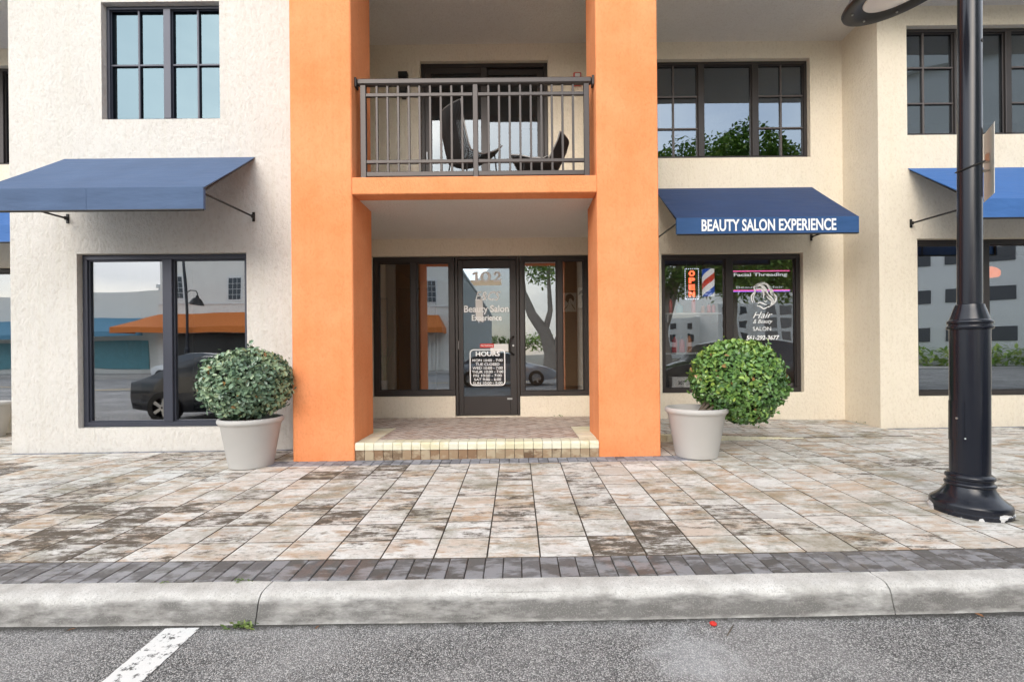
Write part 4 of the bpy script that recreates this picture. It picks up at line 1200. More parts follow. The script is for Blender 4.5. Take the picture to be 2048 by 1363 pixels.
def f_left(d):
    q = 1.0
    if d.z < -.35: q *= 1 - .08 * (-d.z - .35)          # tucked in over the rim
    return q * (1 + .10 * max(0, abs(d.z) - .0) * (1 - abs(d.z)) * 2)
shrub('wide silvery-green clipped shrub sitting in the pot beside the orange column', (lp[0], lp[1], zl), {'c': (-.045, 0, .885), 'r': (.425, .41, .37), 'f': f_left, 'stem': (0, 0, .46)}, 9400, M['leaf_pale'], 3, .050)
rp = (1.995, 5.14); zr = ground(*rp)
planter(*rp, zr, 'grey pot in front of the salon window, half empty at its rim', 1.0)
def f_right(d):
    q = 1.0 + .10 * max(0, d.x) * max(0, -d.z) * 2
    if d.x < 0 and d.z < 0: q *= 1 - .16 * min(1, -d.x * 1.3) * min(1, -d.z * 1.4)
    if d.z > .7: q *= 1 - .25 * (d.z - .7)
    return q
shrub('bright green round shrub leaning right out of its pot in front of the salon window', (rp[0], rp[1], zr), {'c': (.47, .04, .835), 'r': (.485, .45, .465), 'f': f_right, 'stem': (.05, 0, .46)}, 10800, M['leaf_shrub'], 9, .050)
fp = (-7.98, 6.88); planter(*fp, ground(*fp) - .0, 'grey pot at the far left edge beyond the pale wall', .97)

# ------------------------------------------------------------------ balcony chairs, wall lamp, alarm
M['rope'] = simple('black_rope', (.014, .013, .013), .6)
M['chair_rim'] = simple('grey_chair_tube', (.30, .29, .28), .4, .4)
def rope_chair(label, loc, rz, prof, hw=.27):
    """rope shell strung on a tube outline, four splayed legs; prof runs from front of seat to top of back"""
    o = thing('rope_chair', label, 'chair', loc, 'rope chairs on the balcony', rz)
    P = [Vector((x, 0, z)) for x, z in prof]
    def pt(t):
        f = t * (len(P) - 1); i = min(int(f), len(P) - 2); return P[i].lerp(P[i + 1], f - i)
    def S(t, s_):
        c = pt(t); bulge = .085 * (s_ * s_); 
        tn = (pt(min(1, t + .02)) - pt(max(0, t - .02))).normalized(); nn = Vector((-tn.z, 0, tn.x))
        if nn.x < 0 and t > .6: pass
        wdt = hw * (1.0 - .10 * abs(t - .5))
        return c + Vector((0, s_ * wdt, 0)) + Vector((bulge * .8 if t > .5 else bulge * .2, 0, bulge if t <= .55 else bulge * .2))
    mb = MB(); ns = 26
    for k in range(ns):
        s_ = -1 + 2 * (k + .5) / ns; mb.tube([S(t / 14, s_) for t in range(15)], .0088, 5)
    mb.build('rope_shell', M['rope'], o, smooth=True)
    mb = MB(); path = [S(t / 14, -1) for t in range(15)] + [S(1, s_ / 4) for s_ in range(-3, 4)] + [S(t / 14, 1) for t in range(14, -1, -1)] + [S(0, s_ / 4) for s_ in range(3, -5, -1)]
    mb.tube(path, .009, 8); mb.build('rim_tube', M['chair_rim'], o, smooth=True)
    for sx_, sy_ in ((.24, -1), (.24, 1), (-.16, -1), (-.16, 1)):
        mb = MB(); t = .18 if sx_ > 0 else .55
        a = S(t, sy_ * .8); mb.tube([a, (sx_ * 1.25, sy_ * (hw + .02), 0)], .009, 8); mb.build('leg', M['rope'], o, smooth=True)
    mb = MB(); mb.tube([(-.2, -hw, .10), (.3, -hw, .10)], .007, 6); mb.tube([(-.2, hw, .10), (.3, hw, .10)], .007, 6); mb.build('stretcher', M['rope'], o, smooth=True)
    return o
rope_chair('high-backed black rope chair behind the railing, turned to the window', (-.62, 5.88, 3.157), R(38), [(.36, .60), (.34, .575), (.20, .47), (.02, .40), (-.12, .42), (-.19, .52), (-.24, .70), (-.28, .90), (-.30, 1.06)])
rope_chair('low black rope chair near the right end of the balcony', (.43, 5.85, 3.157), R(166), [(.42, .40), (.30, .38), (.15, .33), (0, .31), (-.10, .35), (-.16, .46), (-.22, .58), (-.25, .68)], .25)
o = thing('wall_lamp', 'black box wall lamp beside the balcony door', 'lamp', (-1.728, 7.22, 5.36))
mb = MB(); mb.bbox(-.07, .07, -.11, 0, .10, .19, .004); mb.bbox(-.055, .055, -.085, 0, -.14, .10, .004); mb.bbox(-.035, .035, -.05, 0, -.19, -.14, .004); mb.build('housing', M['black'], o)
mb = MB(); mb.bbox(-.035, .035, -.092, -.085, -.10, .06, .003); mb.build('lamp_glass', simple('dark_lamp_glass', (.08, .075, .07), .2), o)
o = thing('fire_alarm', 'red fire alarm strobe on the balcony wall above the handrail', 'alarm', (.985, 7.22, 5.45))
mb = MB(); mb.bbox(-.062, .062, -.05, 0, -.10, .10, .012); mb.build('housing', M['red'], o)
mb = MB(); mb.bbox(-.042, .042, -.075, -.05, .015, .07, .01); mb.build('strobe_lens', simple('clear_lens', (.75, .75, .75), .2), o)

# ------------------------------------------------------------------ inside the salon window
OS = thing('open_sign', 'lit vertical OPEN sign with red letters hanging inside the salon window', 'sign', (2.84, 7.44, 2.27))
mb = MB(); mb.bbox(-.135, .135, 0, .03, -.27, .27, .012); mb.build('panel', M['black'], OS)
neon = emit('red_neon', (1.0, .10, .04), 3.2)
for k, ch in enumerate("OPEN"): text_mesh('letter', ch, neon, OS, -.048, .048, .125 - k * .112, .215 - k * .112, 0, .05, 0, .008)
dots = emit('white_bulbs', (.75, .82, 1.0), 2.0)
mb = MB()
for k in range(15):
    for sx_ in (-.108, .108): mb.tube([(sx_, 0, -.238 + k * .034), (sx_, -.008, -.238 + k * .034)], .006, 6)
for k in range(6):
    for sz in (-.245, .245): mb.tube([(-.085 + k * .034, 0, sz), (-.085 + k * .034, -.008, sz)], .006, 6)
mb.build('bulb_border', dots, OS)
mb = MB(); mb.tube([(-.08, .015, .27), (-.08, .015, .50)], .004, 6); mb.tube([(.08, .015, .27), (.08, .015, .50)], .004, 6); mb.build('chain', M['chrome'], OS)
def barber_mat():
    m, n, l, b = newmat('barber_stripes')
    t = n.new('ShaderNodeTexCoord'); sp = n.new('ShaderNodeSeparateXYZ'); l.new(t.outputs['Object'], sp.inputs[0])
    at = n.new('ShaderNodeMath'); at.operation = 'ARCTAN2'; l.new(sp.outputs['Y'], at.inputs[0]); l.new(sp.outputs['X'], at.inputs[1])
    a = n.new('ShaderNodeMath'); a.operation = 'MULTIPLY'; a.inputs[1].default_value = -1 / (2 * math.pi); l.new(at.outputs[0], a.inputs[0])
    z = n.new('ShaderNodeMath'); z.operation = 'MULTIPLY_ADD'; z.inputs[1].default_value = 2.3; l.new(sp.outputs['Z'], z.inputs[0]); l.new(a.outputs[0], z.inputs[2])
    fr = n.new('ShaderNodeMath'); fr.operation = 'FRACT'; l.new(z.outputs[0], fr.inputs[0])
    r = n.new('ShaderNodeValToRGB'); r.color_ramp.interpolation = 'CONSTANT'
    e = r.color_ramp.elements; e[0].position = 0; e[0].color = (.75, .75, .75, 1); e[1].position = .25; e[1].color = (.5, .03, .03, 1)
    x = e.new(.5); x.color = (.75, .75, .75, 1); x = e.new(.75); x.color = (.03, .08, .42, 1)
    l.new(fr.outputs[0], r.inputs['Fac']); l.new(r.outputs['Color'], b.inputs['Base Color']); l.new(r.outputs['Color'], b.inputs['Emission Color'])
    b.inputs['Emission Strength'].default_value = .55; b.inputs['Roughness'].default_value = .3
    return m
BP = thing('barber_pole', 'red, white and blue striped barber pole beside the OPEN sign', 'barber pole', (3.155, 7.56, 2.30))
mb = MB(); mb.lathe([(.095, -.23), (.095, .22)], 40); mb.build('cylinder_glass', barber_mat(), BP, smooth=True)
for z0, sgn in ((.22, 1), (-.23, -1)):
    mb = MB(); mb.lathe([(.108, z0), (.108, z0 + sgn * .04), (.085, z0 + sgn * .07), (.04, z0 + sgn * .10), (.001, z0 + sgn * .11)], 32); mb.build('end_cap', M['chrome'], BP, smooth=True)
mb = MB(); mb.bbox(-.02, .02, .09, .2, -.2, .2, .004); mb.build('mount', M['chrome'], BP)
SHF = thing('wall_shelf', 'pale shelf holding red bottles inside the salon window', 'shelf', (2.84, 7.50, 1.79))
mb = MB(); mb.bbox(-.46, .46, -.10, .12, -.012, .012, .003); mb.build('board', simple('pale_laminate', (.6, .58, .54), .5), SHF)
for sx_ in (-.40, .40):
    mb = MB(); mb.bbox(sx_ - .012, sx_ + .012, -.08, .11, -.14, -.013, .003); mb.build('bracket', M['chrome'], SHF)
botm = [simple('red_bottle', (.5, .03, .02), .25), simple('amber_bottle', (.45, .16, .04), .25), simple('teal_bottle', (.08, .3, .32), .25), simple('white_bottle', (.6, .6, .58), .3)]
def bottle(x, y, z, h, r, mi_, label):
    o = thing('bottle', label, 'bottle', (x, y, z), 'hair product bottles in the salon window')
    mb = MB(); mb.lathe([(r, 0), (r, h * .68), (r * .55, h * .78), (r * .35, h * .82), (r * .35, h * .86)], 16); mb.build('body', botm[mi_], o, smooth=True)
    mb = MB(); mb.lathe([(r * .42, h * .86), (r * .42, h)], 12); mb.build('cap', M['black'], o, smooth=True)
zs_ = 1.803
bottle(2.50, 7.46, zs_, .26, .030, 0, 'tall thin red bottle at the shelf end nearest the orange column')
bottle(2.87, 7.46, zs_, .30, .034, 0, 'tallest red bottle, under the OPEN sign')
bottle(2.64, 7.46, zs_, .17, .055, 2, 'squat teal jar between the two tall red bottles')
bottle(3.02, 7.46, zs_, .14, .028, 1, 'short amber bottle on the shelf')
for k in range(2): bottle(3.12 + .075 * k, 7.46, zs_, .16, .030, 0, 'short red bottle under the barber pole')
# lower display unit
DU = thing('display_cabinet', 'dark display cabinet with products low in the salon window', 'cabinet', (2.95, 7.72, .18))
mb = MB(); mb.bbox(-.55, .75, -.12, .2, 0, .95, .01); mb.build('carcass', M['dark'], DU)
mb = MB(); mb.bbox(-.56, .76, -.14, .21, .951, .985, .006); mb.build('counter_top', simple('steel_grey_top', (.4, .4, .4), .35), DU)
for k, (xx, mi_, h) in enumerate(((2.62, 0, .30), (2.74, 0, .26), (2.86, 1, .32))): bottle(xx, 7.64, 1.166, h, .045, mi_, ['red bottle first on the cabinet counter', 'shorter red bottle in the middle of the counter', 'amber bottle beside the red ones on the counter'][k])
o = thing('carton', 'small white carton low in the salon window', 'box', (2.62, 7.44, .60))
mb = MB(); mb.bbox(-.14, .14, -.09, .09, 0, .17, .004); mb.build('box_body', M['paper_white'], o); text_mesh('lettering', "307", M['black'], o, -.05, .06, .05, .11, -.09, .02, 0, .002)
o = thing('stool', 'low black stool under the white carton', 'stool', (2.62, 7.44, .18))
mb = MB(); mb.bbox(-.2, .2, -.11, .11, .38, .42, .006); mb.build('seat', M['black'], o)
for sx_ in (-.17, .17):
    for sy_ in (-.09, .09):
        mb = MB(); mb.tube([(sx_, sy_, 0), (sx_, sy_, .38)], .012, 8); mb.build('leg', M['black'], o)
# vinyl decals on the salon glass
SW = [c for c in B.children if c.name.startswith('window')][3]
yg = YD + .07 + .0445
decal = M['lettering']
mb = MB()
def ribbon(pts, wds, y=yg - .002):
    for k in range(len(pts) - 1):
        (xa, za), (xb, zb) = pts[k], pts[k + 1]; wa, wb = wds[k], wds[k + 1]
        d = Vector((xb - xa, 0, zb - za)).normalized(); nn = Vector((-d.z, 0, d.x))
        A, Bv = Vector((xa, y, za)), Vector((xb, y, zb))
        mb.poly([A - nn * wa, A + nn * wa, Bv + nn * wb, Bv - nn * wb])
def curve(pts, n=6):
    out = []
    for i in range(len(pts) - 1):
        p0, p1, p2, p3 = pts[max(i - 1, 0)], pts[i], pts[i + 1], pts[min(i + 2, len(pts) - 1)]
        for k in range(n):
            t = k / n
            out.append(tuple(.5 * (2 * p1[a] + (p2[a] - p0[a]) * t + (2 * p0[a] - 5 * p1[a] + 4 * p2[a] - p3[a]) * t * t + (3 * p1[a] - p0[a] - 3 * p2[a] + p3[a]) * t ** 3) for a in (0, 1)))
    return out + [pts[-1]]
ox_, oz_ = 3.745, 1.85
hair = [([(.02, .10), (.0, .20), (.06, .27), (.05, .34), (.12, .40), (.22, .42)], .014), ([(.06, .36), (.15, .37), (.22, .31), (.26, .22), (.33, .16), (.36, .08)], .026), ([(.08, .31), (.16, .31), (.20, .24), (.19, .17)], .016),
        ([(.12, .40), (.24, .39), (.30, .31), (.33, .24), (.38, .20), (.39, .13), (.34, .07), (.27, .02)], .022), ([(.22, .27), (.27, .18), (.33, .12), (.30, .04)], .02), ([(.28, .35), (.34, .29), (.35, .22), (.40, .16)], .010), ([(.07, .26), (.03, .17), (.06, .10)], .009),
        ([(.10, .08), (.14, .10), (.20, .075), (.25, .06)], .012), ([(.09, .05), (.15, .03), (.20, .0), (.28, .04)], .012), ([(.20, .13), (.23, .11), (.25, .13)], .009)]
for pts, wd in hair:
    c_ = curve([(ox_ + a, oz_ + b_) for a, b_ in pts]); n_ = len(c_)
    ribbon(c_, [wd * (.25 + .75 * math.sin(math.pi * min(.97, .06 + k / n_))) for k in range(n_)])
mb.build('hair_decal', decal, SW)
text_mesh('lettering', "Hair", decal, SW, 3.77, 4.08, 1.70, 1.80, yg, .0, .4)
text_mesh('lettering', "& Beauty", decal, SW, 3.77, 4.08, 1.60, 1.68, yg, .0, .4)
text_mesh('lettering', "SALON", decal, SW, 3.765, 4.055, 1.50, 1.56, yg, .0)
text_mesh('lettering', "561-292-3677", decal, SW, 3.66, 4.185, 1.352, 1.425, yg, .02, .2)
pinkm = emit('pink_led', (1.0, .12, .42), 1.1); violm = emit('violet_led', (.35, .2, 1.0), .8)
LB = thing('led_banner', 'light banner with pink lines and white capitals in the top of the salon window', 'banner', (3.95, 7.42, 2.30))
for zz, m_ in ((.165, pinkm), (-.145, pinkm), (-.162, violm)):
    mb = MB(); mb.tube([(-.46, 0, zz), (.46, 0, zz)], .0075, 8); mb.build('light_tube', m_, LB, smooth=True)
text_mesh('lettering', "Facial Threading", emit('white_led', (.9, .92, .95), .5), LB, -.44, .42, .065, .135, 0, .02)
text_mesh('lettering', "Beauty & Hair", emit('white_led_low', (.8, .85, .95), .35), LB, -.40, .36, -.125, -.075, 0, .0)

# reception seen through the entrance sidelights
o = thing('snake_plant', 'dark upright snake plant in a small white pot behind the left sidelight', 'plant', (-2.19, 7.60, .585))
mb = MB(); rr = random.Random(5); mb.col = (.3, 0, 0)
for k in range(9):
    a = rr.uniform(0, 6.28); L = rr.uniform(.35, .75); lean = rr.uniform(.03, .22)
    p0 = Vector((.02 * math.cos(a), .02 * math.sin(a), .16)); q = []
    for t in range(7):
        u = t / 6; q.append((p0 + Vector((math.cos(a) * lean * u * u, math.sin(a) * lean * u * u, L * u)), .022 * (1 - u) ** .6 * (0.6 + u)))
    sd_ = Vector((-math.sin(a), math.cos(a), 0))
    for t in range(6):
        (A, wa), (C_, wc) = q[t], q[t + 1]; mb.poly([A - sd_ * wa, A + sd_ * wa, C_ + sd_ * wc, C_ - sd_ * wc])
mb.build('foliage', M['leaf_shrub'], o, tint=True)
mb = MB(); mb.lathe([(.046, 0), (.056, .155), (.056, .165), (.048, .165), (.046, .14)], 20); mb.build('pot', M['paper_white'], o, smooth=True)
o = thing('side_table', 'small dark table under the snake plant', 'table', (-2.19, 7.60, .18))
mb = MB(); mb.bbox(-.12, .14, -.1, .1, .375, .402, .004); mb.build('table_top', M['black'], o)
for sx_ in (-.1, .12):
    for sy_ in (-.08, .08):
        mb = MB(); mb.tube([(sx_, sy_, 0), (sx_, sy_, .375)], .009, 6); mb.build('leg', M['black'], o)
def picture(label, x0, x1, z0, z1, y, strokes, mat, fr=None):
    o = thing('framed_picture', label, 'picture', ((x0 + x1) / 2, y, (z0 + z1) / 2), 'pictures on the salon walls')
    hx, hz = (x1 - x0) / 2, (z1 - z0) / 2
    mb = MB(); mb.bbox(-hx, hx, -.02, 0, -hz, hz, .003); mb.build('canvas', mat, o)
    if fr:
        mb = MB()
        for a in ((-hx - .02, hx + .02, hz, hz + .02), (-hx - .02, hx + .02, -hz - .02, -hz), (-hx - .02, -hx, -hz, hz), (hx, hx + .02, -hz, hz)): mb.bbox(a[0], a[1], -.03, 0, a[2], a[3], .002)
        mb.build('frame', fr, o)
    mb = MB(); any_ = False
    for pts in strokes:
        mb.poly([(-hx + a * 2 * hx, -.0215, -hz + b_ * 2 * hz) for a, b_ in pts]); any_ = True
    if any_: mb.build('drawing', simple('charcoal_ink', (.05, .07, .06), .8), o)
    return o
hairp = [(.35, .48), (.22, .62), (.24, .80), (.38, .93), (.6, .95), (.78, .84), (.84, .66), (.76, .52), (.70, .62), (.60, .72), (.48, .66), (.44, .52)]
picture('drawing of a dark bob haircut seen from the side, on pale canvas', .795, 1.035, 1.885, 2.21, 7.95, [hairp, [(.08, .10), (.40, .38), (.42, .36), (.12, .08)], [(.62, .40), (.66, .42), (.92, .12), (.88, .10)], [(.40, .50), (.43, .50), (.40, .36), (.37, .37)]], M['paper'])
picture('drawing of a man in a cap on pale canvas, half behind the orange column', 1.062, 1.19, 1.955, 2.30, 7.949, [[(.05, .62), (.2, .80), (.7, .92), (1, .9), (1, .66), (.5, .7)], [(.45, .62), (.98, .6), (.98, .2), (.7, .12), (.55, .3)]], M['paper'])
mb = MB(); mb.box(.73, 1.19, 7.951, 8.0, .18, 2.84); mb.build('partition', M['tan'], B)
picture('tall brown framed mirror panel behind the snake plant', -2.33, -2.17, 1.16, 2.10, 7.70, [], simple('brown_panel', (.22, .10, .05), .5, var=.2), M['black'])
o = thing('folding_screen', 'tall black folding screen behind the left sidelight', 'screen', (-1.75, 8.0, .18))
for k, (a, b_) in enumerate(((-.30, .02), (.025, .345))):
    mb = MB(); mb.bbox(a, b_, -.02 + .03 * k, .02 + .03 * k, 0, 2.15, .006); mb.build('panel', M['dark'], o)
o = thing('bench', 'low dark bench behind the right sidelight', 'bench', (.93, 7.72, .18))
mb = MB(); mb.bbox(-.18, .22, -.14, .14, .36, .44, .02); mb.build('seat', M['black'], o)
for sx_ in (-.14, .18):
    mb = MB(); mb.bbox(sx_ - .02, sx_ + .02, -.12, .12, 0, .36, .004); mb.build('leg', M['chrome'], o)
# dining lamp in the right wing
o = thing('pendant_lamp', 'glowing orange pendant lamp inside the window behind the lamp post', 'lamp', (7.52, 7.3, 2.36))
mb = MB(); mb.lathe([(.10, -.05), (.12, -.02), (.12, .04), (.08, .09), (.02, .12)], 28); mb.build('lamp_shade', emit('amber_glow', (1.0, .20, .015), .9), o, smooth=True)
mb = MB(); mb.tube([(0, 0, .12), (0, 0, .62)], .006, 6); mb.build('cord', M['black'], o)
o = thing('wall_panel', 'pale grey sliding panel behind the window left of the lamp post', 'panel', (6.0, 7.3, .18))
mb = MB(); mb.bbox(-.32, .10, 0, .04, 0, 2.4, .005); mb.build('leaf', simple('pale_grey_panel', (.35, .36, .36), .5), o)

# ------------------------------------------------------------------ weeds, petals, leaf litter
M['weed'] = leaf_mat('weed_leaf', (.06, .10, .02), (.12, .20, .04), (.25, .30, .08), .6)
M['petal'] = simple('red_petal', (.62, .03, .02), .5)
def weed(x, y, z, n, s, seed, label):
    rr = random.Random(seed); o = thing('weed', label, 'weed', (x, y, z), 'weeds growing in the joints')
    mb = MB()
    for k in range(n):
        a = rr.uniform(0, 6.28); d = Vector((math.cos(a) * 1.2, math.sin(a) * .7, rr.uniform(.1, .8))).normalized()
        mb.col = (rr.random(), 0, 0)
        leaf(mb, Vector((rr.gauss(0, s * .45), rr.gauss(0, s * .12), rr.uniform(0, s * .25))), d, Vector((rr.gauss(0, .3), rr.gauss(0, .3), 1)), s * rr.uniform(.25, .6), s * rr.uniform(.08, .2))
    mb.build('leaves', M['weed'], o, tint=True)
weed(-1.41, 2.325, road_z(-1.4), 46, .085, 1, 'dry green weed at the foot of the kerb joint')
weed(-1.52, 2.53, ground(-1.5, 2.53), 22, .05, 2, 'small moss tuft behind the kerb near its joint')
weed(-1.95, 2.535, ground(-1.9, 2.53), 10, .035, 3, 'thin grass blade behind the kerb left of the moss tuft')
weed(.66, 7.17, LZ, 9, .085, 4, 'green leafy sprout on the landing at the foot of the wall')
weed(5.125, 6.80, ground(5.1, 6.8) + .02, 14, .07, 5, 'green sprout at the inside corner of the right wall')
weed(1.33, 3.62, ground(1.33, 3.6), 8, .03, 6, 'tiny green weed between the pavers')
def petal(x, y, label, s=.017):
    o = thing('petal', label, 'petal', (x, y, road_z(x) + .004), 'red petals on the asphalt')
    mb = MB(); rr = random.Random(int(x * 100))
    mb.lathe([(s * .3, 0), (s, .003), (s * 1.05, .009), (s * .6, .014), (.001, .012)], 9); mb.build('petal_body', M['petal'], o, smooth=True)
petal(.965, 2.29, 'red petal on the asphalt in front of the kerb'); petal(2.60, 2.32, 'red petal at the right edge of the asphalt')
M['dry'] = simple('dry_leaf_brown', (.22, .10, .04), .7, var=.3)
def dry_leaf(x, y, rz, label, L=.035):
    o = thing('dry_leaf', label, 'leaf', (x, y, road_z(x) + .003), 'dry leaves in the gutter', rz)
    mb = MB(); leaf(mb, Vector((0, 0, .004)), Vector((1, 0, .12)).normalized(), Vector((0, .25, 1)), L, L * .5, .5); mb.build('blade', M['dry'], o)
dry_leaf(-2.28, 2.315, .6, 'brown dry leaf in the gutter left of the white line'); dry_leaf(2.34, 2.315, 2.2, 'brown dry leaf in the gutter left of the right-hand petal'); dry_leaf(-1.02, 2.30, 1.3, 'brown dry leaf in the gutter right of the kerb joint', .028)
o = thing('twig', 'thin dark twig lying on the asphalt by the red petal', 'twig', (1.02, 2.24, road_z(1.0) + .004))
mb = MB(); mb.tube([(-.03, -.045, .003), (0, -.01, .005), (.04, .04, .003)], [.002, .003, .002], 6); mb.build('stick', M['wood'], o)

# ------------------------------------------------------------------ the far side of the street, seen mirrored in the glass
M['far_cream'] = stucco('far_cream_stucco', (.80, .78, .72), (.74, .72, .67), .4)
M['far_dark'] = simple('shopfront_dark', (.03, .027, .025), .3, var=.3)
M['far_orange'] = simple('orange_canvas', (.60, .17, .03), .8, var=.08)
M['far_blue'] = simple('teal_canvas', (.10, .25, .36), .8, var=.08)
M['far_win'] = simple('far_window_glass', (.05, .06, .07), .12)
M['far_white'] = simple('white_trim', (.7, .7, .68), .6)
M['concrete'] = simple('pale_concrete', (.78, .77, .74), .9, var=.08, vscale=.4)
mb = MB(); mb.box(-120, 120, -24, -19, -.3, -.06); tag(mb.build('far_pavement', simple('far_concrete', (.42, .40, .37), .9, var=.1, vscale=.6)), kind='structure')
FB = thing('shop_building', 'pale two-storey shop building across the street with an orange awning, mirrored in the windows', 'building', (-16, -30, 0))
def fpart(name, mat, fn, parent):
    mb = MB(); fn(mb); return mb.build(name, mat, parent)
def F(mb, x0, x1, y0, y1, z0, z1): mb.box(x0 + 16, x1 + 16, y0 + 30, y1 + 30, z0, z1)
fpart('wall', M['far_cream'], lambda m: F(m, -26.3, -5.1, -80, -22, -.1, 8.9), FB)
fpart('cornice', M['far_white'], lambda m: F(m, -26.4, -5.0, -80.1, -21.9, 8.9, 9.15), FB)
fpart('string_course', M['far_white'], lambda m: F(m, -26.3, -5.1, -22, -21.93, 5.0, 5.12), FB)
fpart('shopfront', M['far_dark'], lambda m: F(m, -25.8, -8.8, -21.98, -21.9, .2, 2.9), FB)
fpart('rolling_shutter', M['far_cream'], lambda m: [F(m, -8.5 + .3 * k, -8.32 + .3 * k, -21.98, -21.9, 0, 2.9) for k in range(9)], FB)
x = -25.4
while x < -6:
    wf = fpart('window', M['far_white'], lambda m: F(m, x - .12, x + 1.02, -22, -21.95, 5.25, 7.2), FB)
    fpart('pane', M['far_win'], lambda m: [F(m, x + .02 + .3 * i, x + .28 + .3 * i, -21.95, -21.93, 5.4 + .42 * j, 5.78 + .42 * j) for i in range(3) for j in range(4)], wf)
    x += 4.3 if x < -21 else 4.75
def far_awn(m):
    y0, y1 = -21.98 + 30, -19.9 + 30
    m.poly([(-28 + 16, y1, 3.25), (-5.6 + 16, y1, 3.25), (-6.2 + 16, y0, 4.35), (-26.2 + 16, y0, 4.35)])
    m.poly([(-28 + 16, y1, 2.85), (-5.6 + 16, y1, 2.85), (-5.6 + 16, y1, 3.25), (-28 + 16, y1, 3.25)])
    m.poly([(-28 + 16, y1, 3.25), (-26.2 + 16, y0, 4.35), (-28 + 16, y0, 3.25)]); m.poly([(-5.6 + 16, y1, 3.25), (-5.6 + 16, y0, 3.25), (-6.2 + 16, y0, 4.35)])
    m.poly([(-28 + 16, y0, 2.85), (-28 + 16, y1, 2.85), (-28 + 16, y1, 3.25), (-28 + 16, y0, 3.25)]); m.poly([(-5.6 + 16, y0, 2.85), (-5.6 + 16, y0, 3.25), (-5.6 + 16, y1, 3.25), (-5.6 + 16, y1, 2.85)])
fpart('awning', M['far_orange'], far_awn, FB)
LB2 = thing('low_shop', 'low white shop across the street with a teal awning, mirrored in the left window', 'building', (-36, -30, 0))
fpart('wall', M['far_cream'], lambda m: m.box(-14, 9.4, -10, 5.5, -.1, 6.4), LB2)
fpart('roof_vent', M['chrome'], lambda m: [m.lathe([(.5, 6.4), (.5, 7.0), (.65, 7.05), (.65, 7.35), (.3, 7.5)], 16, (5.5, 2, 0))], LB2)
fpart('shopfront', simple('lit_teal_shopfront', (.10, .28, .32), .3, var=.4), lambda m: m.box(-8, 7, 5.5, 5.58, .3, 2.5), LB2)
def low_awn(m):
    m.poly([(-13, 7.8, 3.1), (8.4, 7.8, 3.1), (8.4, 5.5, 4.3), (-13, 5.5, 4.3)]); m.poly([(-13, 7.8, 2.75), (8.4, 7.8, 2.75), (8.4, 7.8, 3.1), (-13, 7.8, 3.1)])
fpart('awning', M['far_blue'], low_awn, LB2)
AP = thing('apartment_block', 'long white four-storey apartment block mirrored in the salon window', 'building', (58, -92, 0))
fpart('wall', simple('apartment_white', (.80, .80, .78), .9), lambda m: [m.box(-14, 22, -6, 6, -.3, 11.8), m.box(-30, -14, -26, -4, -.3, 9.4), m.box(-6, 2, 6, 7.5, -.3, 12.6)], AP)
for lv in range(4):
    def wl_(m, lv=lv):
        for k in range(9):
            if not (1.5 < k < 3): m.box(-13 + 4 * k, -11.6 + 4 * k, 5.98, 6.05, 1 + 2.8 * lv, 2.6 + 2.8 * lv)
        for k in range(4):
            if lv < 3: m.box(-29 + 4 * k, -27.6 + 4 * k, -4.02, -3.95, 1 + 2.8 * lv, 2.6 + 2.8 * lv)
    fpart('window', M['far_win'], wl_, AP)
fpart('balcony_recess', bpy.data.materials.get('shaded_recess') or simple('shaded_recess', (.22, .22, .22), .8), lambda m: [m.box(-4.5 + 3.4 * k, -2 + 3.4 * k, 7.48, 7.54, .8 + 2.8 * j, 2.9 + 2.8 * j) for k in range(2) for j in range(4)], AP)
GR = thing('parking_garage', 'tall pale concrete parking building mirrored in the windows behind the lamp post', 'building', (32, -26, 0), None, R(32))
fpart('wall', M['concrete'], lambda m: m.box(0, 34, -14, 0, -.3, 25.5), GR)
for j in range(5):
    for k in range(13):
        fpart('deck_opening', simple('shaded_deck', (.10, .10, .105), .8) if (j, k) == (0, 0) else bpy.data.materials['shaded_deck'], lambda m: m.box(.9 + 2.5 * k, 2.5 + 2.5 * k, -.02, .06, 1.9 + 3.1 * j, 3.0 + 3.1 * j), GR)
fpart('parapet', M['concrete'], lambda m: m.box(-.2, 34.2, .002, .5, 17.0, 18.6), GR)
fpart('cornice', M['concrete'], lambda m: m.box(-.3, 34.3, .002, .6, 24.2, 25.7), GR)

def tree(label, loc, trunks, crown, n, seed, mat, leafL=.24, bark='palebark'):
    rr = random.Random(seed); o = thing('tree', label, 'tree', loc, 'street trees across the road')
    mb = MB()
    for pts, rad in trunks: mb.tube(pts, rad, 12)
    mb.build('trunk', M[bark], o, smooth=True)
    mb = MB()
    for (c, r, k) in crown:
        for i in range(int(n * k)):
            z = rr.uniform(-1, 1); a = rr.uniform(0, 6.283); t = math.sqrt(1 - z * z)
            d = Vector((t * math.cos(a), t * math.sin(a), z)); u = rr.random() ** .45
            kk = 1 + .28 * mnoise.noise(d * 2.2 + Vector((seed, c[0], 0)))
            p = Vector(c) + Vector((d.x * r[0], d.y * r[1], d.z * r[2])) * u * kk
            if mnoise.noise(p * .9 + Vector((seed, 0, 0))) < -.22: continue
            dd = Vector((rr.gauss(0, 1), rr.gauss(0, 1), rr.gauss(-.1, .6))).normalized()
            mb.col = (min(1, max(0, .45 + .5 * mnoise.noise(p * .7) + rr.gauss(0, .2))), 0, 0)
            L = leafL * rr.uniform(.6, 1.3); leaf(mb, p, dd, Vector((rr.gauss(0, .4), rr.gauss(0, .4), 1)).normalized(), L, L * .5)
    mb.build('crown', mat, o, tint=True)
    return o
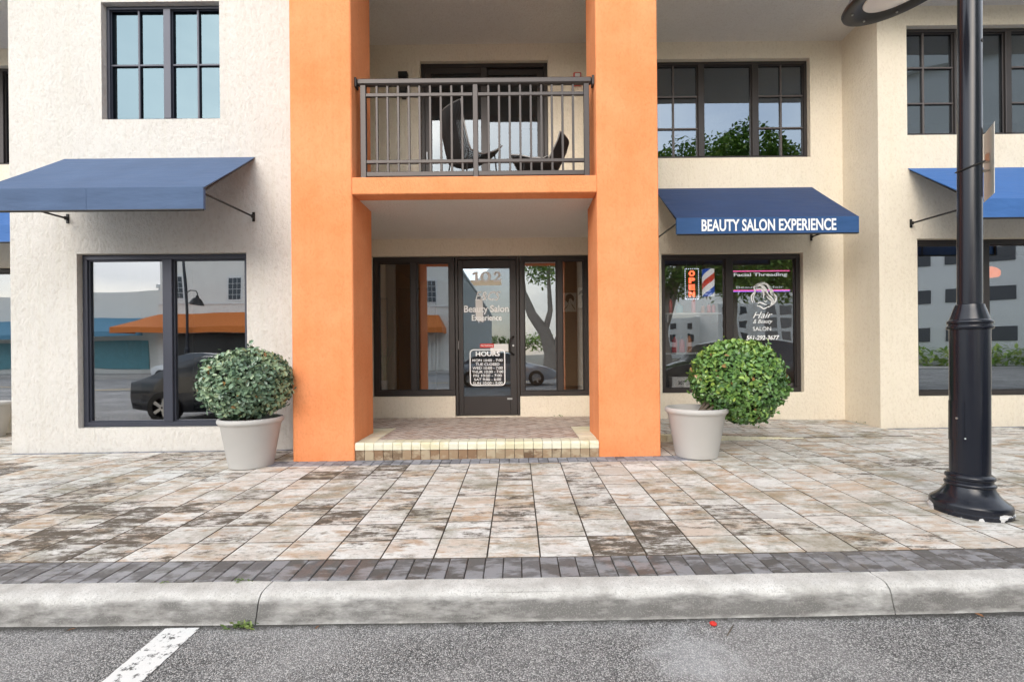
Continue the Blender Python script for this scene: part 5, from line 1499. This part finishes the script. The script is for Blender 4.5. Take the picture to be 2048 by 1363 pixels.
tree('pale-barked spreading tree mirrored in the right sidelight', (1.7, -11.5, -.2), [([(.3, 0, 0), (.25, .1, 1.4), (-.1, 0, 2.6), (-.8, .1, 3.6), (-1.3, 0, 4.9), (-1.4, .3, 6.5)], [.62, .42, .36, .27, .2, .1]), ([(.3, 0, .3), (.7, .1, 1.8), (1.1, 0, 3.0), (1.5, .2, 4.6), (2.4, 0, 6.5)], [.5, .4, .34, .24, .1]), ([(-.1, 0, 2.6), (.2, .3, 3.8), (.1, .5, 6)], [.2, .15, .08])],
     [((.0, 0, 6.4), (1.6, 1.8, 1.2), .16), ((2.6, 0, 7.4), (1.7, 1.7, 1.3), .25)], 11000, 21, M['leaf_tree'])
tree('dense dark tree mirrored above the salon window', (10.8, -10.0, -.2), [([(.9, 0, 0), (.85, 0, 3), (.9, .1, 6), (1.2, .1, 9)], [.24, .19, .17, .1]), ([(-3.2, .4, 0), (-3.3, .3, 2.5), (-2.6, .2, 4.6), (-1.5, 0, 7)], [.7, .5, .36, .15]), ([(-3.2, .4, 1), (-4.0, .2, 3.4), (-4.6, 0, 6)], [.5, .3, .14])],
     [((-3.4, 0, 7.2), (2.8, 3.0, 2.6), .4), ((.8, 0, 7.6), (3.4, 3.2, 3.0), .5), ((3.6, -.5, 7.0), (2.4, 2.4, 2.4), .25), ((-1.4, .6, 10.0), (3.0, 2.6, 2.3), .9), ((1.4, 0, 11.0), (2.5, 2.4, 2.2), .95), ((3.8, 0, 10.2), (1.9, 2, 2.3), .5), ((-4.2, .3, 10.2), (1.8, 1.8, 1.8), .4), ((-3.0, 0, 5.5), (3.0, 2.5, 1.4), .4), ((1.4, 0, 5.5), (3.2, 2.5, 1.4), .45), ((4.6, 0, 5.3), (2.0, 2, 1.4), .25)], 15000, 33, M['leaf_tree'])
tree('far green tree mirrored low in the door glass', (-2.2, -120, -.3), [([(0, 0, 0), (0, 0, 3)], [.5, .3])], [((-3, 0, 4.4), (7, 3, 2.6), .4), ((7, 0, 5), (6, 3, 3), .4)], 1600, 41, M['leaf_tree'], 1.1)
mb = MB(); rr = random.Random(8)
for k in range(2600):
    t_, d_ = rr.uniform(-6, 32), rr.uniform(.8, 2.6)
    mb.col = (min(1, rr.random() * .8 + .3), 0, 0); leaf(mb, Vector((32 + .848 * t_ - .53 * d_, -26 + .53 * t_ + .848 * d_, rr.uniform(-.2, 1.7 - .3 * d_))), Vector((rr.gauss(0, 1), rr.gauss(0, 1), rr.uniform(0, 1))).normalized(), Vector((0, 0, 1)), .5, .25)
tag(mb.build('hedge', M['leaf_tree'], tint=True), 'green hedge strip in front of the parking building, mirrored in the right windows', 'hedge')

def car(label, loc, rz, paint, kind='sedan', name='parked_car'):
    o = thing(name, label, 'car', loc, 'cars along the street', rz)
    if kind == 'sedan':
        st_ = [(-2.30, .70, .45, .62, .62), (-2.22, .80, .30, .86, .90), (-1.75, .88, .24, .95, 1.02), (-1.30, .90, .22, .97, 1.30), (-.75, .91, .22, .98, 1.44), (0, .91, .22, .97, 1.46), (.5, .91, .22, .96, 1.36), (1.05, .90, .22, .94, .99), (1.7, .88, .24, .84, .86), (2.15, .80, .30, .70, .72), (2.32, .62, .42, .58, .58)]
    else:
        st_ = [(-2.20, .74, .45, .80, .80), (-2.15, .84, .32, .98, 1.30), (-1.8, .90, .26, 1.05, 1.62), (-1.0, .93, .24, 1.06, 1.72), (0, .93, .24, 1.05, 1.70), (.55, .93, .24, 1.04, 1.58), (1.05, .92, .24, 1.02, 1.10), (1.7, .90, .26, .95, .97), (2.12, .82, .32, .78, .80), (2.25, .66, .45, .64, .64)]
    mb = MB(); gl = MB()
    rings = []
    for (x, w_, zl_, zb, zr_) in st_:
        ro = w_ * (.74 if zr_ - zb > .12 else .96)
        rings.append([(x, -w_ * .92, zl_), (x, -w_, zl_ + (zb - zl_) * .45), (x, -w_ * .97, zb), (x, -ro, zr_ - .03), (x, -ro * .8, zr_), (x, ro * .8, zr_), (x, ro, zr_ - .03), (x, w_ * .97, zb), (x, w_, zl_ + (zb - zl_) * .45), (x, w_ * .92, zl_)])
    for r in rings:
        for p in r: mb.vert(p)
    for i in range(len(rings) - 1):
        for k in range(10):
            k2 = (k + 1) % 10
            tall = max(st_[i][4] - st_[i][3], st_[i + 1][4] - st_[i + 1][3])
            one = min(st_[i][4] - st_[i][3], st_[i + 1][4] - st_[i + 1][3])
            mb.cur = 1 if (k in (2, 6) and tall > .12) or (k == 4 and tall > .12 and one < .33 and tall < .55 and one < .12) else 0
            mb.face((i * 10 + k, (i + 1) * 10 + k, (i + 1) * 10 + k2, i * 10 + k2))
    mb.cur = 0
    mb.face(list(range(10))); mb.face([(len(rings) - 1) * 10 + k for k in range(10)][::-1])
    body = mb.build('body', [paint, M['far_win']], o, smooth=True)
    for sx_ in (-1.40, 1.42):
        for sy_ in (-1, 1):
            mb = MB(); seg = 24
            for (r, yy) in ((.20, -.11), (.32, -.11), (.335, -.08), (.335, .08), (.32, .11), (.20, .11)):
                for k in range(seg): mb.vert((sx_ + r * math.cos(6.283 * k / seg), sy_ * .83 + yy, .335 + r * math.sin(6.283 * k / seg)))
            for i in range(5):
                for k in range(seg): mb.face((i * seg + k, i * seg + (k + 1) % seg, (i + 1) * seg + (k + 1) % seg, (i + 1) * seg + k))
            wh = mb.build('wheel', M['black'], o, smooth=True)
            mb = MB()
            for k in range(5):
                a = 6.283 * k / 5; c_, s_ = math.cos(a), math.sin(a)
                mb.poly([(sx_ + .03 * -s_ + .02 * c_, sy_ * .93, .335 + .03 * c_ + .02 * s_), (sx_ + .20 * c_ - .035 * s_, sy_ * .94, .335 + .20 * s_ + .035 * c_), (sx_ + .20 * c_ + .035 * s_, sy_ * .94, .335 + .20 * s_ - .035 * c_), (sx_ + .03 * s_ + .02 * c_, sy_ * .93, .335 - .03 * c_ + .02 * s_)])
            mb.build('rim', M['chrome'], wh)
    for sy_ in (-.52, .52):
        mb = MB(); mb.bbox(2.02, 2.215, sy_ - .15, sy_ + .15, .60, .69, .02); mb.build('headlight', M['far_white'], o)
        mb = MB(); mb.bbox(-2.245, -2.10, sy_ - .13, sy_ + .13, .72, .84, .02); mb.build('tail_light', M['red'], o)
    return o
silver = simple('silver_paint', (.45, .46, .48), .28, .6, coat=.5); blackp = simple('black_paint', (.012, .014, .02), .15, 0, coat=.8); whitep = simple('white_paint', (.72, .72, .71), .25, 0, coat=.5)
car('silver sedan in the street, mirrored in the door and right sidelight', (-.6, -6.0, -.2), 0, silver)
car('white hatchback parked across the street, mirrored in the left window', (-20.4, -17.3, -.25), R(180), whitep, 'suv')
car('black car parked at the near kerb, mirrored dark in the left window', (-6.2, 1.0, -.24), 0, blackp)
car('black van-like car at the near kerb, mirrored in the salon window', (6.15, .85, -.18), R(180), blackp, 'suv')
# a second lamp of the same kind across the street
L2 = copy_tree(LP); L2.location = (-22.6, -19.6, -.06); L2.rotation_euler = (0, 0, R(180)); L2.scale = (1.3, 1.3, 1.3)
L2['label'] = 'black street lamp across the road, mirrored in the left window'
